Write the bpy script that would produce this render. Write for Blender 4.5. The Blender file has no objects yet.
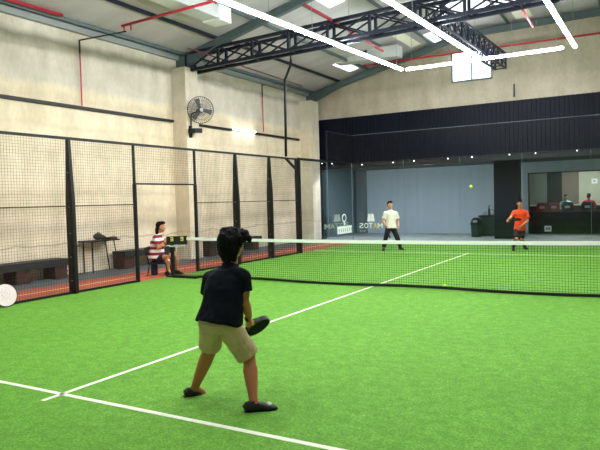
import bpy, bmesh, math, random
from mathutils import Vector as V, Matrix, noise
random.seed(7)
PI = math.pi
SC = bpy.context.scene
COL = SC.collection

# ------------------------------------------------------------------ camera
CAM = V((4.50075, -10.46361, 1.65215))
YAW, PITCH, ROLL, FPX = 0.522475, -0.0403129, -0.0274675, 605.03
_f = V((-math.sin(YAW) * math.cos(PITCH), math.cos(YAW) * math.cos(PITCH), math.sin(PITCH)))
_r0 = V((math.cos(YAW), math.sin(YAW), 0)); _u0 = _r0.cross(_f)
CR = _r0 * math.cos(ROLL) + _u0 * math.sin(ROLL)
CU = -_r0 * math.sin(ROLL) + _u0 * math.cos(ROLL)
CF = _f
cam = bpy.data.objects.new('camera', bpy.data.cameras.new('camera'))
COL.objects.link(cam); SC.camera = cam
m = Matrix((CR, CU, -CF)).transposed().to_4x4(); m.translation = CAM
cam.matrix_world = m
cam.data.sensor_fit = 'HORIZONTAL'; cam.data.sensor_width = 36
cam.data.lens = FPX / 600 * 36
cam.data.clip_start = 0.05; cam.data.clip_end = 200

# ------------------------------------------------------------------ world, exposure
W = bpy.data.worlds.new('world'); SC.world = W; W.use_nodes = True
W.node_tree.nodes['Background'].inputs[0].default_value = (0.90, 0.96, 1.0, 1)
W.node_tree.nodes['Background'].inputs[1].default_value = 0.6
SC.view_settings.view_transform = 'Standard'; SC.view_settings.look = 'None'
SC.view_settings.gamma = 1; SC.view_settings.use_curve_mapping = False
SC.view_settings.exposure = 0.86
LED = 52.0          # strength of the light tubes


def area(name, loc, sx, sy, power, color=(1, 1, 1), rot=(0, 0, 0)):
    l = bpy.data.lights.new(name, 'AREA'); l.shape = 'RECTANGLE'; l.size = sx; l.size_y = sy
    l.energy = power; l.color = color
    o = bpy.data.objects.new(name, l); COL.objects.link(o); o.location = loc; o.rotation_euler = rot
    return o


# ------------------------------------------------------------------ pixel helpers (measuring only)
def ray(x, y): return CF + CR * ((x - 300) / FPX) - CU * ((y - 225) / FPX)
def on(ax, val, x, y):
    d = ray(x, y); return CAM + d * ((val - CAM[ax]) / d[ax])
def atd(x, y, d): return CAM + ray(x, y) * d
def depth(q): return (V(q) - CAM).dot(CF)


# ------------------------------------------------------------------ materials
def lin(c):
    return tuple(((v / 255) / 12.92 if v / 255 <= 0.04045 else ((v / 255 + 0.055) / 1.055) ** 2.4) for v in c[:3]) + (1,)

MATS = {}
def mat(name, rgb, rough=0.6, metal=0.0, var=0.0, scale=8.0, bump=0.0, emit=0.0, spec=0.5, stretch=None):
    if name in MATS: return MATS[name]
    M = bpy.data.materials.new(name); M.use_nodes = True; MATS[name] = M
    nt = M.node_tree; b = nt.nodes['Principled BSDF']
    c = lin(rgb)
    b.inputs['Base Color'].default_value = c; b.inputs['Roughness'].default_value = rough
    b.inputs['Metallic'].default_value = metal; b.inputs['Specular IOR Level'].default_value = spec
    if emit:
        b.inputs['Emission Color'].default_value = c; b.inputs['Emission Strength'].default_value = emit
    if var or bump:
        tc = nt.nodes.new('ShaderNodeTexCoord'); n = nt.nodes.new('ShaderNodeTexNoise')
        mp = nt.nodes.new('ShaderNodeMapping')
        if stretch: mp.inputs['Scale'].default_value = stretch
        nt.links.new(tc.outputs['Object'], mp.inputs['Vector']); nt.links.new(mp.outputs[0], n.inputs['Vector'])
        n.inputs['Scale'].default_value = scale; n.inputs['Detail'].default_value = 6
        if var:
            r = nt.nodes.new('ShaderNodeValToRGB')
            r.color_ramp.elements[0].position = 0.3; r.color_ramp.elements[1].position = 0.7
            r.color_ramp.elements[0].color = tuple(v * (1 - var) for v in c[:3]) + (1,)
            r.color_ramp.elements[1].color = tuple(min(1, v * (1 + var)) for v in c[:3]) + (1,)
            nt.links.new(n.outputs['Fac'], r.inputs[0]); nt.links.new(r.outputs[0], b.inputs['Base Color'])
        if bump:
            bp = nt.nodes.new('ShaderNodeBump'); bp.inputs['Strength'].default_value = bump
            bp.inputs['Distance'].default_value = 0.02
            nt.links.new(n.outputs['Fac'], bp.inputs['Height']); nt.links.new(bp.outputs[0], b.inputs['Normal'])
    return M


def mixn(nt, a, b, fac, mode='MIX'):
    n = nt.nodes.new('ShaderNodeMix'); n.data_type = 'RGBA'; n.blend_type = mode
    for sock, v in ((n.inputs['Factor'], fac), (n.inputs[6], a), (n.inputs[7], b)):
        if isinstance(v, (int, float, tuple)): sock.default_value = v
        else: nt.links.new(v, sock)
    return n.outputs[2]


def turf_mat():
    M = bpy.data.materials.new('artificial_turf'); M.use_nodes = True; nt = M.node_tree
    b = nt.nodes['Principled BSDF']; b.inputs['Roughness'].default_value = 0.85
    b.inputs['Specular IOR Level'].default_value = 0.25
    tc = nt.nodes.new('ShaderNodeTexCoord')
    def noise_(s, d=4, vec=None):
        n = nt.nodes.new('ShaderNodeTexNoise'); n.inputs['Scale'].default_value = s; n.inputs['Detail'].default_value = d
        nt.links.new(tc.outputs['Object'], n.inputs['Vector']); return n.outputs['Fac']
    def ramp(f, p0, c0, p1, c1):
        r = nt.nodes.new('ShaderNodeValToRGB'); e = r.color_ramp.elements
        e[0].position = p0; e[0].color = c0; e[1].position = p1; e[1].color = c1
        nt.links.new(f, r.inputs[0]); return r.outputs[0]
    fine = noise_(60, 5); mid = noise_(9, 4); big = noise_(0.7, 3)
    c = ramp(fine, 0.32, lin((75, 134, 30)), 0.7, lin((118, 175, 66)))
    c2 = ramp(mid, 0.35, (0.84, 0.86, 0.82, 1), 0.65, (1.1, 1.07, 1.1, 1))
    c3 = ramp(big, 0.3, (0.92, 0.94, 0.9, 1), 0.7, (1.06, 1.04, 1.06, 1))
    c = mixn(nt, c, c2, 1.0, 'MULTIPLY'); c = mixn(nt, c, c3, 1.0, 'MULTIPLY')
    nt.links.new(c, b.inputs['Base Color'])
    bp = nt.nodes.new('ShaderNodeBump'); bp.inputs['Strength'].default_value = 0.5; bp.inputs['Distance'].default_value = 0.01
    nt.links.new(noise_(140, 3), bp.inputs['Height']); nt.links.new(bp.outputs[0], b.inputs['Normal'])
    return M


def plaster_mat(name, low, high, zsplit, bands):
    """rendered block wall: warm lower courses, greyer upper coat, weathered horizontal bands"""
    M = bpy.data.materials.new(name); M.use_nodes = True; nt = M.node_tree
    b = nt.nodes['Principled BSDF']; b.inputs['Roughness'].default_value = 0.9; b.inputs['Specular IOR Level'].default_value = 0.15
    tc = nt.nodes.new('ShaderNodeTexCoord'); sp = nt.nodes.new('ShaderNodeSeparateXYZ')
    nt.links.new(tc.outputs['Object'], sp.inputs[0])
    def noise_(s, stretch, d=5):
        mp = nt.nodes.new('ShaderNodeMapping'); mp.inputs['Scale'].default_value = stretch
        n = nt.nodes.new('ShaderNodeTexNoise'); n.inputs['Scale'].default_value = s; n.inputs['Detail'].default_value = d
        nt.links.new(tc.outputs['Object'], mp.inputs[0]); nt.links.new(mp.outputs[0], n.inputs['Vector']); return n.outputs['Fac']
    def math_(op, a, b_):
        n = nt.nodes.new('ShaderNodeMath'); n.operation = op
        for i, v in enumerate((a, b_)):
            if isinstance(v, (int, float)): n.inputs[i].default_value = v
            else: nt.links.new(v, n.inputs[i])
        return n.outputs[0]
    wob = math_('MULTIPLY', math_('SUBTRACT', noise_(1.2, (1, 1, 1)), 0.5), 0.28)
    z = math_('DIVIDE', math_('ADD', sp.outputs['Z'], wob), 8.0)
    r = nt.nodes.new('ShaderNodeValToRGB'); el = r.color_ramp.elements
    el[0].position = 0; el[0].color = lin(low); el[1].position = 1; el[1].color = lin(high)
    e = el.new(zsplit / 8 - 0.012); e.color = lin(low)
    e = el.new(zsplit / 8 + 0.012); e.color = lin(high)
    nt.links.new(z, r.inputs[0]); c = r.outputs[0]
    for z0, w, k in bands:
        rr = nt.nodes.new('ShaderNodeValToRGB'); e = rr.color_ramp.elements
        e[0].position = max(0, (z0 - w) / 8); e[0].color = (1, 1, 1, 1)
        e[1].position = (z0 + w) / 8; e[1].color = (1, 1, 1, 1)
        q = e.new(z0 / 8); q.color = (k, k, k * 0.98, 1)
        nt.links.new(z, rr.inputs[0]); c = mixn(nt, c, rr.outputs[0], 1.0, 'MULTIPLY')
    for s, st, lo, hi in ((2.2, (1, 1, 0.35), 0.86, 1.1), (0.8, (1, 1, 1.6), 0.88, 1.08), (14, (1, 1, 0.6), 0.94, 1.05)):
        rr = nt.nodes.new('ShaderNodeValToRGB'); e = rr.color_ramp.elements
        e[0].position = 0.3; e[0].color = (lo, lo, lo * 0.97, 1); e[1].position = 0.7; e[1].color = (hi, hi, hi * 1.02, 1)
        nt.links.new(noise_(s, st), rr.inputs[0]); c = mixn(nt, c, rr.outputs[0], 1.0, 'MULTIPLY')
    nt.links.new(c, b.inputs['Base Color'])
    bp = nt.nodes.new('ShaderNodeBump'); bp.inputs['Strength'].default_value = 0.25; bp.inputs['Distance'].default_value = 0.02
    nt.links.new(noise_(18, (1, 1, 1)), bp.inputs['Height']); nt.links.new(bp.outputs[0], b.inputs['Normal'])
    return M


def glass_mat(name, refl=0.07, tint=(0.93, 0.97, 0.98, 1)):
    M = bpy.data.materials.new(name); M.use_nodes = True; nt = M.node_tree
    nt.nodes.remove(nt.nodes['Principled BSDF']); out = nt.nodes['Material Output']
    t = nt.nodes.new('ShaderNodeBsdfTransparent'); t.inputs[0].default_value = tint
    g = nt.nodes.new('ShaderNodeBsdfGlossy'); g.inputs['Roughness'].default_value = 0.02
    g.inputs[0].default_value = (1, 1, 1, 1)
    lw = nt.nodes.new('ShaderNodeLayerWeight'); lw.inputs[0].default_value = 0.5
    pw = nt.nodes.new('ShaderNodeMath'); pw.operation = 'POWER'; pw.inputs[1].default_value = 4.0
    nt.links.new(lw.outputs['Facing'], pw.inputs[0])
    fr = nt.nodes.new('ShaderNodeMath'); fr.operation = 'MULTIPLY_ADD'; fr.inputs[1].default_value = 0.5; fr.inputs[2].default_value = 0.014
    nt.links.new(pw.outputs[0], fr.inputs[0])
    mx = nt.nodes.new('ShaderNodeMixShader')
    nt.links.new(fr.outputs[0], mx.inputs[0]); nt.links.new(t.outputs[0], mx.inputs[1]); nt.links.new(g.outputs[0], mx.inputs[2])
    nt.links.new(mx.outputs[0], out.inputs[0])
    return M


def stripe_mat(name, c1, c2, freq, duty=0.5):
    M = bpy.data.materials.new(name); M.use_nodes = True; nt = M.node_tree
    b = nt.nodes['Principled BSDF']; b.inputs['Roughness'].default_value = 0.85
    tc = nt.nodes.new('ShaderNodeTexCoord'); sp = nt.nodes.new('ShaderNodeSeparateXYZ')
    nt.links.new(tc.outputs['Object'], sp.inputs[0])
    a = nt.nodes.new('ShaderNodeMath'); a.operation = 'MULTIPLY'; a.inputs[1].default_value = freq
    f = nt.nodes.new('ShaderNodeMath'); f.operation = 'FRACT'
    g = nt.nodes.new('ShaderNodeMath'); g.operation = 'GREATER_THAN'; g.inputs[1].default_value = duty
    nt.links.new(sp.outputs['Z'], a.inputs[0]); nt.links.new(a.outputs[0], f.inputs[0]); nt.links.new(f.outputs[0], g.inputs[0])
    nt.links.new(mixn(nt, lin(c1), lin(c2), g.outputs[0]), b.inputs['Base Color'])
    return M


TURF = turf_mat()
LINE = mat('white_line_paint', (226, 230, 212), 0.8, var=0.04, scale=60)
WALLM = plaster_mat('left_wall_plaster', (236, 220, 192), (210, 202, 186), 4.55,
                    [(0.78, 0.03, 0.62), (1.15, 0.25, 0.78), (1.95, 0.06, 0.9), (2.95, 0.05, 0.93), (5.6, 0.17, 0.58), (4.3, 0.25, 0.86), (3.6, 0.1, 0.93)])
BACKM = plaster_mat('back_wall_plaster', (184, 174, 156), (179, 171, 155), 5.9,
                    [(6.0, 0.3, 0.84), (6.7, 0.2, 0.9)])
COLM = plaster_mat('column_plaster', (230, 216, 192), (214, 205, 187), 4.4, [(0.8, 0.04, 0.8)])
CONC = mat('concrete_floor', (150, 156, 154), 0.55, var=0.08, scale=1.5)
ROOF = mat('roof_sheet', (192, 188, 190), 0.5, 0.1, var=0.10, scale=0.8, stretch=(0.3, 3, 1))
ROOFB = mat('roof_sheet_light', (206, 208, 200), 0.5, var=0.06, scale=1.0)
SKYL = mat('skylight_sheet', (236, 244, 255), 0.5, emit=0.9)
SKYC = mat('cream_sheet', (232, 228, 210), 0.5, emit=0.12)
BLK = mat('black_steel', (9, 10, 13), 0.5, 0.2)
NAVY = mat('navy_cladding', (3, 10, 26), 0.6, var=0.12, scale=3, spec=.2)
STEEL = mat('grey_green_steel', (92, 108, 110), 0.5, 0.3, var=0.08, scale=3)
DSTEEL = mat('dark_blue_steel', (20, 28, 46), 0.5, 0.3)
RED = mat('red_pipe_paint', (176, 30, 52), 0.4)
GALV = mat('galvanised_sheet', (196, 200, 200), 0.45, 0.2, var=0.06, scale=4)
REDTR = mat('red_track', (178, 84, 66), 0.85, var=0.10, scale=20)
YEL = mat('yellow_line', (236, 200, 120), 0.7)
DGREY = mat('dark_grey_floor', (88, 94, 100), 0.8, var=0.08, scale=6)
NETW = mat('white_net_band', (244, 246, 242), 0.7)
NETB = mat('black_netting', (14, 22, 16), 0.8)
WIRE = mat('fence_wire', (40, 38, 34), 0.6)
GLASS = glass_mat('court_glass')
WOODB = mat('brown_crate_wood', (74, 44, 34), 0.7, var=0.15, scale=20)


# ------------------------------------------------------------------ mesh helpers
WL = {}     # world location of each parent
def wl(o): return WL.get(o.name, V((0, 0, 0)))

def frame(t, hint):
    t = t.normalized(); s = hint - t * hint.dot(t)
    if s.length < 1e-5:
        hint = V((1, 0, 0)) if abs(t.x) < 0.9 else V((0, 1, 0)); s = hint - t * hint.dot(t)
    s.normalize(); return s, t.cross(s)

class MB:
    def __init__(self): self.b = bmesh.new()
    def box(self, x0, x1, y0, y1, z0, z1):
        vs = [self.b.verts.new((x, y, z)) for x in (x0, x1) for y in (y0, y1) for z in (z0, z1)]
        for f in ((0, 1, 3, 2), (4, 6, 7, 5), (0, 4, 5, 1), (2, 3, 7, 6), (0, 2, 6, 4), (1, 5, 7, 3)):
            self.b.faces.new([vs[i] for i in f])
        return self
    def bar(self, p, q, w, h=None, hint=V((0, 0, 1))):
        """square bar between two points; w across, h along the hint direction"""
        p, q = V(p), V(q); h = h or w; s, u = frame(q - p, V(hint))
        r = [[self.b.verts.new(c + s * (a * h / 2) + u * (b * w / 2)) for a, b in ((-1, -1), (1, -1), (1, 1), (-1, 1))] for c in (p, q)]
        for i in range(4): self.b.faces.new((r[0][i], r[0][(i + 1) % 4], r[1][(i + 1) % 4], r[1][i]))
        self.b.faces.new(r[0][::-1]); self.b.faces.new(r[1]); return self
    def loft(self, pts, rad, hint=V((0, 0, 1)), n=14, cap=True):
        """elliptic rings: rad = list of r or (a along hint, b across)"""
        pts = [V(p) for p in pts]; rings = []
        for i, c in enumerate(pts):
            t = (pts[min(i + 1, len(pts) - 1)] - pts[max(i - 1, 0)])
            h = hint[i] if isinstance(hint, list) else hint
            s, u = frame(t, V(h)); a, b = rad[i] if isinstance(rad[i], tuple) else (rad[i], rad[i])
            rings.append([self.b.verts.new(c + s * (a * math.cos(2 * PI * k / n)) + u * (b * math.sin(2 * PI * k / n))) for k in range(n)])
        for A, B in zip(rings, rings[1:]):
            for k in range(n): self.b.faces.new((A[k], A[(k + 1) % n], B[(k + 1) % n], B[k]))
        if cap: self.b.faces.new(rings[0][::-1]); self.b.faces.new(rings[-1])
        return self
    def tube(self, pts, r, n=8): return self.loft(pts, [r] * len(pts), n=n)
    def ball(self, c, r, ax=None, n=12):
        """ellipsoid; r scalar or 3 radii along the axes ax"""
        c = V(c); r = (r, r, r) if isinstance(r, (int, float)) else r
        ax = ax or (V((1, 0, 0)), V((0, 1, 0)), V((0, 0, 1)))
        rows = []
        for j in range(1, n):
            th = PI * j / n
            rows.append([self.b.verts.new(c + ax[0] * (r[0] * math.sin(th) * math.cos(2 * PI * k / (2 * n))) + ax[1] * (r[1] * math.sin(th) * math.sin(2 * PI * k / (2 * n))) + ax[2] * (r[2] * math.cos(th))) for k in range(2 * n)])
        t = self.b.verts.new(c + ax[2] * r[2]); d = self.b.verts.new(c - ax[2] * r[2])
        for A, B in zip(rows, rows[1:]):
            for k in range(2 * n): self.b.faces.new((A[k], B[k], B[(k + 1) % (2 * n)], A[(k + 1) % (2 * n)]))
        for k in range(2 * n):
            self.b.faces.new((t, rows[0][k], rows[0][(k + 1) % (2 * n)])); self.b.faces.new((d, rows[-1][(k + 1) % (2 * n)], rows[-1][k]))
        return self
    def prism(self, poly, off):
        """extruded polygon; poly list of points, off a vector"""
        a = [self.b.verts.new(V(p)) for p in poly]; b = [self.b.verts.new(V(p) + V(off)) for p in poly]
        self.b.faces.new(a[::-1]); self.b.faces.new(b); n = len(a)
        for i in range(n): self.b.faces.new((a[i], a[(i + 1) % n], b[(i + 1) % n], b[i]))
        return self
    def build(self, name, m, parent=None, smooth=False, loc=None, remesh=0, sm=3, bev=0):
        bmesh.ops.recalc_face_normals(self.b, faces=self.b.faces)
        if remesh:
            me = bpy.data.meshes.new('tmp'); self.b.to_mesh(me)
            o = bpy.data.objects.new('tmp', me); COL.objects.link(o)
            r = o.modifiers.new('r', 'REMESH'); r.mode = 'VOXEL'; r.voxel_size = remesh
            s = o.modifiers.new('s', 'SMOOTH'); s.factor = 0.5; s.iterations = sm
            dg = bpy.context.evaluated_depsgraph_get(); ev = o.evaluated_get(dg)
            me2 = bpy.data.meshes.new_from_object(ev)
            bpy.data.objects.remove(o); bpy.data.meshes.remove(me)
            self.b.free(); self.b = bmesh.new(); self.b.from_mesh(me2); bpy.data.meshes.remove(me2)
        off = wl(parent) if parent else (V(loc) if loc is not None else None)
        if off is None:
            xs = [v.co for v in self.b.verts]
            off = V(((min(v.x for v in xs) + max(v.x for v in xs)) / 2, (min(v.y for v in xs) + max(v.y for v in xs)) / 2, min(v.z for v in xs)))
        if getattr(self, 'post', None):
            self.b.normal_update(); self.post(self.b)
        for v in self.b.verts: v.co -= off
        me = bpy.data.meshes.new(name); self.b.to_mesh(me); self.b.free()
        if isinstance(m, str): m = MATS[m]
        me.materials.append(m)
        if smooth: me.shade_smooth()
        o = bpy.data.objects.new(name, me); COL.objects.link(o)
        if bev:
            bm_ = o.modifiers.new('bevel', 'BEVEL'); bm_.width = bev; bm_.segments = 2; bm_.limit_method = 'ANGLE'
        if parent: o.parent = parent
        else: o.location = off
        WL[o.name] = off
        return o

def tag(o, label, cat, group=None, kind=None):
    o['label'] = label
    if cat: o['category'] = cat
    if group: o['group'] = group
    if kind: o['kind'] = kind
    return o
def thing(name, label, cat, loc, group=None):
    o = bpy.data.objects.new(name, None); COL.objects.link(o); o.location = loc; o.empty_display_size = 0.1
    WL[o.name] = V(loc); return tag(o, label, cat, group)
def struct(name, mb, m, label=None, **k):
    o = mb.build(name, m, **k); o['kind'] = 'structure'
    if label: o['label'] = label
    return o
def B(*a): return MB().box(*a)
def ktree(o, parent=None):
    c = o.copy(); COL.objects.link(c); c.parent = parent
    if parent is None: pass
    for ch in list(o.children): ktree(ch, c)
    return c
def put(src, loc, rz=None, label=None):
    c = ktree(src); c.location = loc
    if rz is not None: c.rotation_euler = (0, 0, rz)
    if label: c['label'] = label
    return c


# ================================================================== SETTING
XW, YB = -7.8, 12.0
struct('floor', B(-9.5, 10, -13.2, 21, -0.12, -0.012), CONC, 'grey concrete floor of the hall')
struct('floor_turf', B(-5, 5, -11.2, 10, -0.012, 0.0), TURF, 'bright green artificial turf of the court')
struct('floor_track', B(-6.42, -5.02, -8, 11.6, -0.012, -0.002), REDTR, 'brick red track strip beside the court')
struct('floor_walkway', B(XW, -6.42, -8, 11.6, -0.012, -0.001), DGREY, 'dark grey walkway along the left wall')
def ground_line(name, x0, x1, y0, y1, m, label, z0=-0.001, z1=0.0025):
    return struct(name, B(x0, x1, y0, y1, z0, z1), m, label)
ground_line('trim_1', -5, 5, -6.975, -6.925, LINE, 'near white service line')
ground_line('trim_2', -5, 5, 6.925, 6.975, LINE, 'far white service line')
ground_line('trim_3', -0.025, 0.025, -7.15, 7.15, LINE, 'white centre line')
ground_line('trim_4', -5.86, -5.81, -8, 11.6, YEL, 'thin yellow line on the red track', -0.004, 0.001)
struct('wall_left', B(XW - 0.2, XW, -13.2, 16.5, 0, 6.25), WALLM)
struct('wall_right', B(9.5, 9.7, -13.2, 21, 0, 7.8), BACKM)
struct('wall_front', B(XW - .2, 9.7, -13.3, -13.1, 0, 7.8), mat('white_wall_paint', (225, 222, 214), .8))
for i, (y0, y1) in enumerate(((3.45, 4.02), (11.1, 11.75))):
    struct('wall_column', B(XW, -7.27, y0, y1, 0, 5.68), COLM, 'plastered wall column')

# roof: two pitches, ridge along the court
RX, RZ0, RS, RS2 = -1.2, 6.12, 0.235, -0.01
def roofz(x): return RZ0 + RS * (x - XW) if x <= RX else RZ0 + RS * (RX - XW) - RS2 * (x - RX)
def roof_quad(x0, x1, y0, y1, dz=0.0, th=0.05):
    mb = MB()
    mb.prism([(x0, y0, roofz(x0) + dz), (x1, y0, roofz(x1) + dz), (x1, y1, roofz(x1) + dz), (x0, y1, roofz(x0) + dz)], (0, 0, th))
    return mb
struct('ceiling_left', roof_quad(XW - 0.2, RX, -13.2, YB + 0.3), ROOF, 'left pitch of the metal roof')
struct('ceiling_right', roof_quad(RX, 9.6, -13.2, YB + 0.3), ROOF, 'right pitch of the metal roof')
# back wall above the cladding, with a gable top and the bright window opening
WX0, WX1, WZ0, WZ1 = -1.79, -0.33, 5.87, 6.93
def gab(x0, x1, z0, z1=None):
    mb = MB(); t0 = z1 if z1 else roofz(x0); t1 = z1 if z1 else roofz(x1)
    pts = [(x0, YB + 0.05, z0), (x1, YB + 0.05, z0), (x1, YB + 0.05, t1)]
    if not z1 and x0 < RX < x1: pts.append((RX, YB + 0.05, roofz(RX)))
    pts.append((x0, YB + 0.05, t0)); return mb.prism(pts, (0, 0.2, 0))
mb = gab(XW, WX0, 4.9)
for a in (gab(WX1, 9.5, 4.9), gab(WX0, WX1, 4.9, WZ0), gab(WX0, WX1, WZ1)):
    me = bpy.data.meshes.new('t'); a.b.to_mesh(me); a.b.free(); mb.b.from_mesh(me); bpy.data.meshes.remove(me)
struct('wall_back', mb, BACKM)
w = struct('window_1', B(WX0, WX1, YB + 0.12, YB + 0.14, WZ0, WZ1), mat('bright_window', (240, 246, 255), 0.4, emit=2.2), 'bright daylight window high in the back wall')
f = MB()
for a in ((WX0, WX0 + .04, WZ0, WZ1), (WX1 - .04, WX1, WZ0, WZ1), (WX0, WX1, WZ0 - .03, WZ0 + .03), (-1.08, -1.04, WZ0, WZ1)):
    f.box(a[0], a[1], YB + 0.0, YB + 0.1, a[2], a[3])
for sg in (-1, 1): f.bar((-1.06, YB + .06, WZ1 - .35), (-1.06 + sg * .38, YB + .06, WZ0 + .25), .03)
f.build('window_frame', STEEL, w)

# dark ribbed cladding over the lobby
mb = MB(); x = XW + 0.06
zz = 3.05
mb.box(XW + 0.05, 9.5, YB - 0.02, YB + 0.05, zz, 4.97)
while x < 9.4:
    mb.box(x, x + 0.045, YB - 0.05, YB - 0.02, zz, 4.97); x += 0.15
struct('wall_cladding', mb, NAVY, 'dark navy ribbed cladding above the lobby')
struct('wall_cladding_header', B(XW + 0.05, 9.5, YB - 0.07, YB + 0.18, 2.90, 3.06), BLK, 'black header under the cladding')
struct('wall_pilaster', B(XW + 0.06, XW + 0.5, YB - 0.02, YB + 0.3, 0, 3.0), mat('teal_black_panel', (20, 32, 38), 0.4), 'dark pilaster at the left end of the lobby')
struct('ceiling_lobby', B(XW, 9.5, YB + 0.18, 16.6, 3.0, 3.08), mat('lobby_ceiling', (70, 76, 80), 0.8))
YL = 16.5
PANEL = mat('pale_blue_wall', (168, 182, 192), 0.6, var=0.04, scale=1.2, stretch=(3, 1, 0.3))
PANEL2 = mat('grey_teal_wall', (92, 108, 114), 0.6, var=0.06, scale=1.2, stretch=(3, 1, 0.3))
struct('wall_lobby_left', B(XW - 0.02, XW + 0.02, YB + 0.3, YL, 0, 3.0), PANEL2)
struct('wall_lobby_back', B(XW, 0.12, YL, YL + 0.12, 0, 3.0), PANEL, 'pale blue grey back wall of the lobby')
struct('wall_lobby_column', B(XW + .1, XW + 0.55, YL - 0.3, YL, 0, 3.0), PANEL2, 'grey column in the lobby')
# window wall on the right: band over, left jamb, low dark panel under
mb = B(0.12, 9.5, YL, YL + 0.12, 2.55, 3.0)
struct('wall_lobby_right', mb, PANEL)
struct('wall_lobby_dado', B(0.12, 9.5, YL - 0.05, YL + 0.12, 0.0, 0.86), mat('dark_green_panel', (3, 9, 7), 0.6, spec=.3), 'dark green panel below the office window')
DC = mat('dark_column_paint', (3, 10, 20), 0.7, spec=.2)
a, c = on(1, 13.2, 494, 200).x, on(1, 13.2, 519, 200).x
struct('wall_dark_column', B(a, c, 13.2, 13.7, 0, 3.0), DC, 'wide dark column in front of the lobby')
w = struct('window_2', B(0.12, 9.4, YL + 0.05, YL + 0.06, 0.86, 2.55), GLASS, 'long window into the office')
f = MB().box(0.12, 0.17, YL + 0.0, YL + 0.1, 0.86, 2.55).box(0.12, 9.4, YL, YL + 0.1, 0.86, 0.9).box(0.12, 9.4, YL, YL + 0.1, 2.51, 2.55)
f.build('window_frame', BLK, w)
# office behind the window
struct('floor_office', B(-1.5, 9.5, 16.62, 20.0, -0.012, 0.2), mat('office_floor', (60, 62, 60), .7), 'raised office floor')
YO = 20.0
def xo(px, y=YO): return on(1, y, px, 195).x
segs = [(-1.5, xo(547), (112, 124, 112)), (xo(547), xo(562), (10, 16, 22)), (xo(562), xo(579), (112, 104, 92)), (xo(579), 9.5, (178, 180, 160))]
for i, (a, c, rgb) in enumerate(segs):
    struct('wall_office', B(a, c, YO, YO + 0.1, 0, 3.0), mat('office_wall_%d' % i, rgb, 0.8, var=0.08, scale=2), 'painted panel of the office back wall')
struct('ceiling_office', B(-1.5, 9.5, 16.62, YO, 3.0, 3.06), mat('office_ceiling', (120, 122, 118), 0.8))
struct('wall_office_left', B(-1.55, -1.5, 16.62, YO, 0, 3.0), MATS['office_wall_0'])

# ================================================================== LIGHTS (LED tubes the hall has)
LEDM = mat('led_diffuser', (250, 252, 255), 0.4, emit=LED)
CABLE = mat('hanger_wire', (150, 150, 150), 0.5)
ZT = 5.8
def led(p, q, label, hang):
    p, q = V(p), V(q)
    t = thing('linear_light', label, 'ceiling light', (p + q) / 2, 'white linear lights')
    d = (q - p).normalized()
    MB().bar(p, q, 0.075, 0.05).build('diffuser', LEDM, t)
    MB().bar(p + V((0, 0, 0.045)), q + V((0, 0, 0.045)), 0.09, 0.03).build('housing', mat('white_housing', (225, 228, 230), 0.4), t)
    for s in hang:
        c = p + (q - p) * s
        MB().tube([c + V((0, 0, 0.06)), V((c.x, c.y, roofz(c.x)))], 0.006, 5).build('hanger_wire', CABLE, t)
YE = 8.5
def tz_(y): return ZT - .038 * (8.5 - y)
led((-2.4, -7.5, tz_(-7.5)), (-2.4, YE - .1, ZT), 'long white light tube hanging over the left half of the court', (.15, .5, .62, .75, .97))
led((0.1, -7.5, tz_(-7.5)), (0.1, YE - 0.2, ZT), 'long white light tube running down the middle of the hall', (.15, .5, .62, .8, .97))
led((2.72, -7.5, tz_(-7.5)), (2.72, YE+.1, ZT), 'long white light tube over the right half of the court', (.15, .5, .75, .97))
led((-2.28, YE, ZT), (2.42, YE, ZT), 'shorter crosswise white light tube at the far end', (.04, .3, .7, .96))

t = thing('wall_light', 'small lit tube light on the left wall between fan and black pole', 'wall light', (XW, 7.05, 4.12))
MB().box(XW, XW + 0.07, 6.35, 7.75, 4.12, 4.18).build('batten', mat('white_housing', (225, 228, 230)), t)
MB().tube([(XW + 0.10, 6.4, 4.15), (XW + 0.10, 7.7, 4.15)], 0.025, 8).build('tube', mat('tube_light', (240, 246, 255), emit=9), t)

# ================================================================== ROOF STEEL
def rafter(y, label):
    """tapered I-beam rafter from the left column to the ridge and down"""
    t = thing('roof_rafter', label, 'roof beam', (0, y, 6.0), 'grey steel roof rafters')
    for sgn in (0, 1):
        x0, x1 = (XW + 0.12, RX) if not sgn else (RX, 9.4)
        mb = MB()
        n = 10; top = []; bot = []
        for i in range(n + 1):
            x = x0 + (x1 - x0) * i / n
            d = 0.20 + (0.22 * max(0, 1 - i / 2.2) if not sgn else 0)
            top.append((x, y - 0.012, roofz(x) - 0.10)); bot.append((x, y - 0.012, roofz(x) - 0.10 - d))
        mb.prism(bot + top[::-1], (0, 0.024, 0))
        for L in (top, bot):
            for a, c in zip(L, L[1:]):
                mb.bar((a[0], y, a[2]), (c[0], y, c[2]), 0.16, 0.02, hint=V((0, 0, 1)))
        mb.build('beam', STEEL, t)
    mb = MB().box(XW + 0.02, XW + 0.32, y - 0.08, y + 0.08, 5.68, 6.05); mb.box(XW + 0.0, XW + 0.38, y - 0.13, y + 0.13, 5.66, 5.70)
    mb.build('column_head', STEEL, t)
rafter(3.74, 'grey green steel rafter rising from the column above the fan')
rafter(11.75, 'grey green steel rafter against the far concrete wall')
rafter(-4.3, 'grey green steel rafter nearest the camera')

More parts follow.
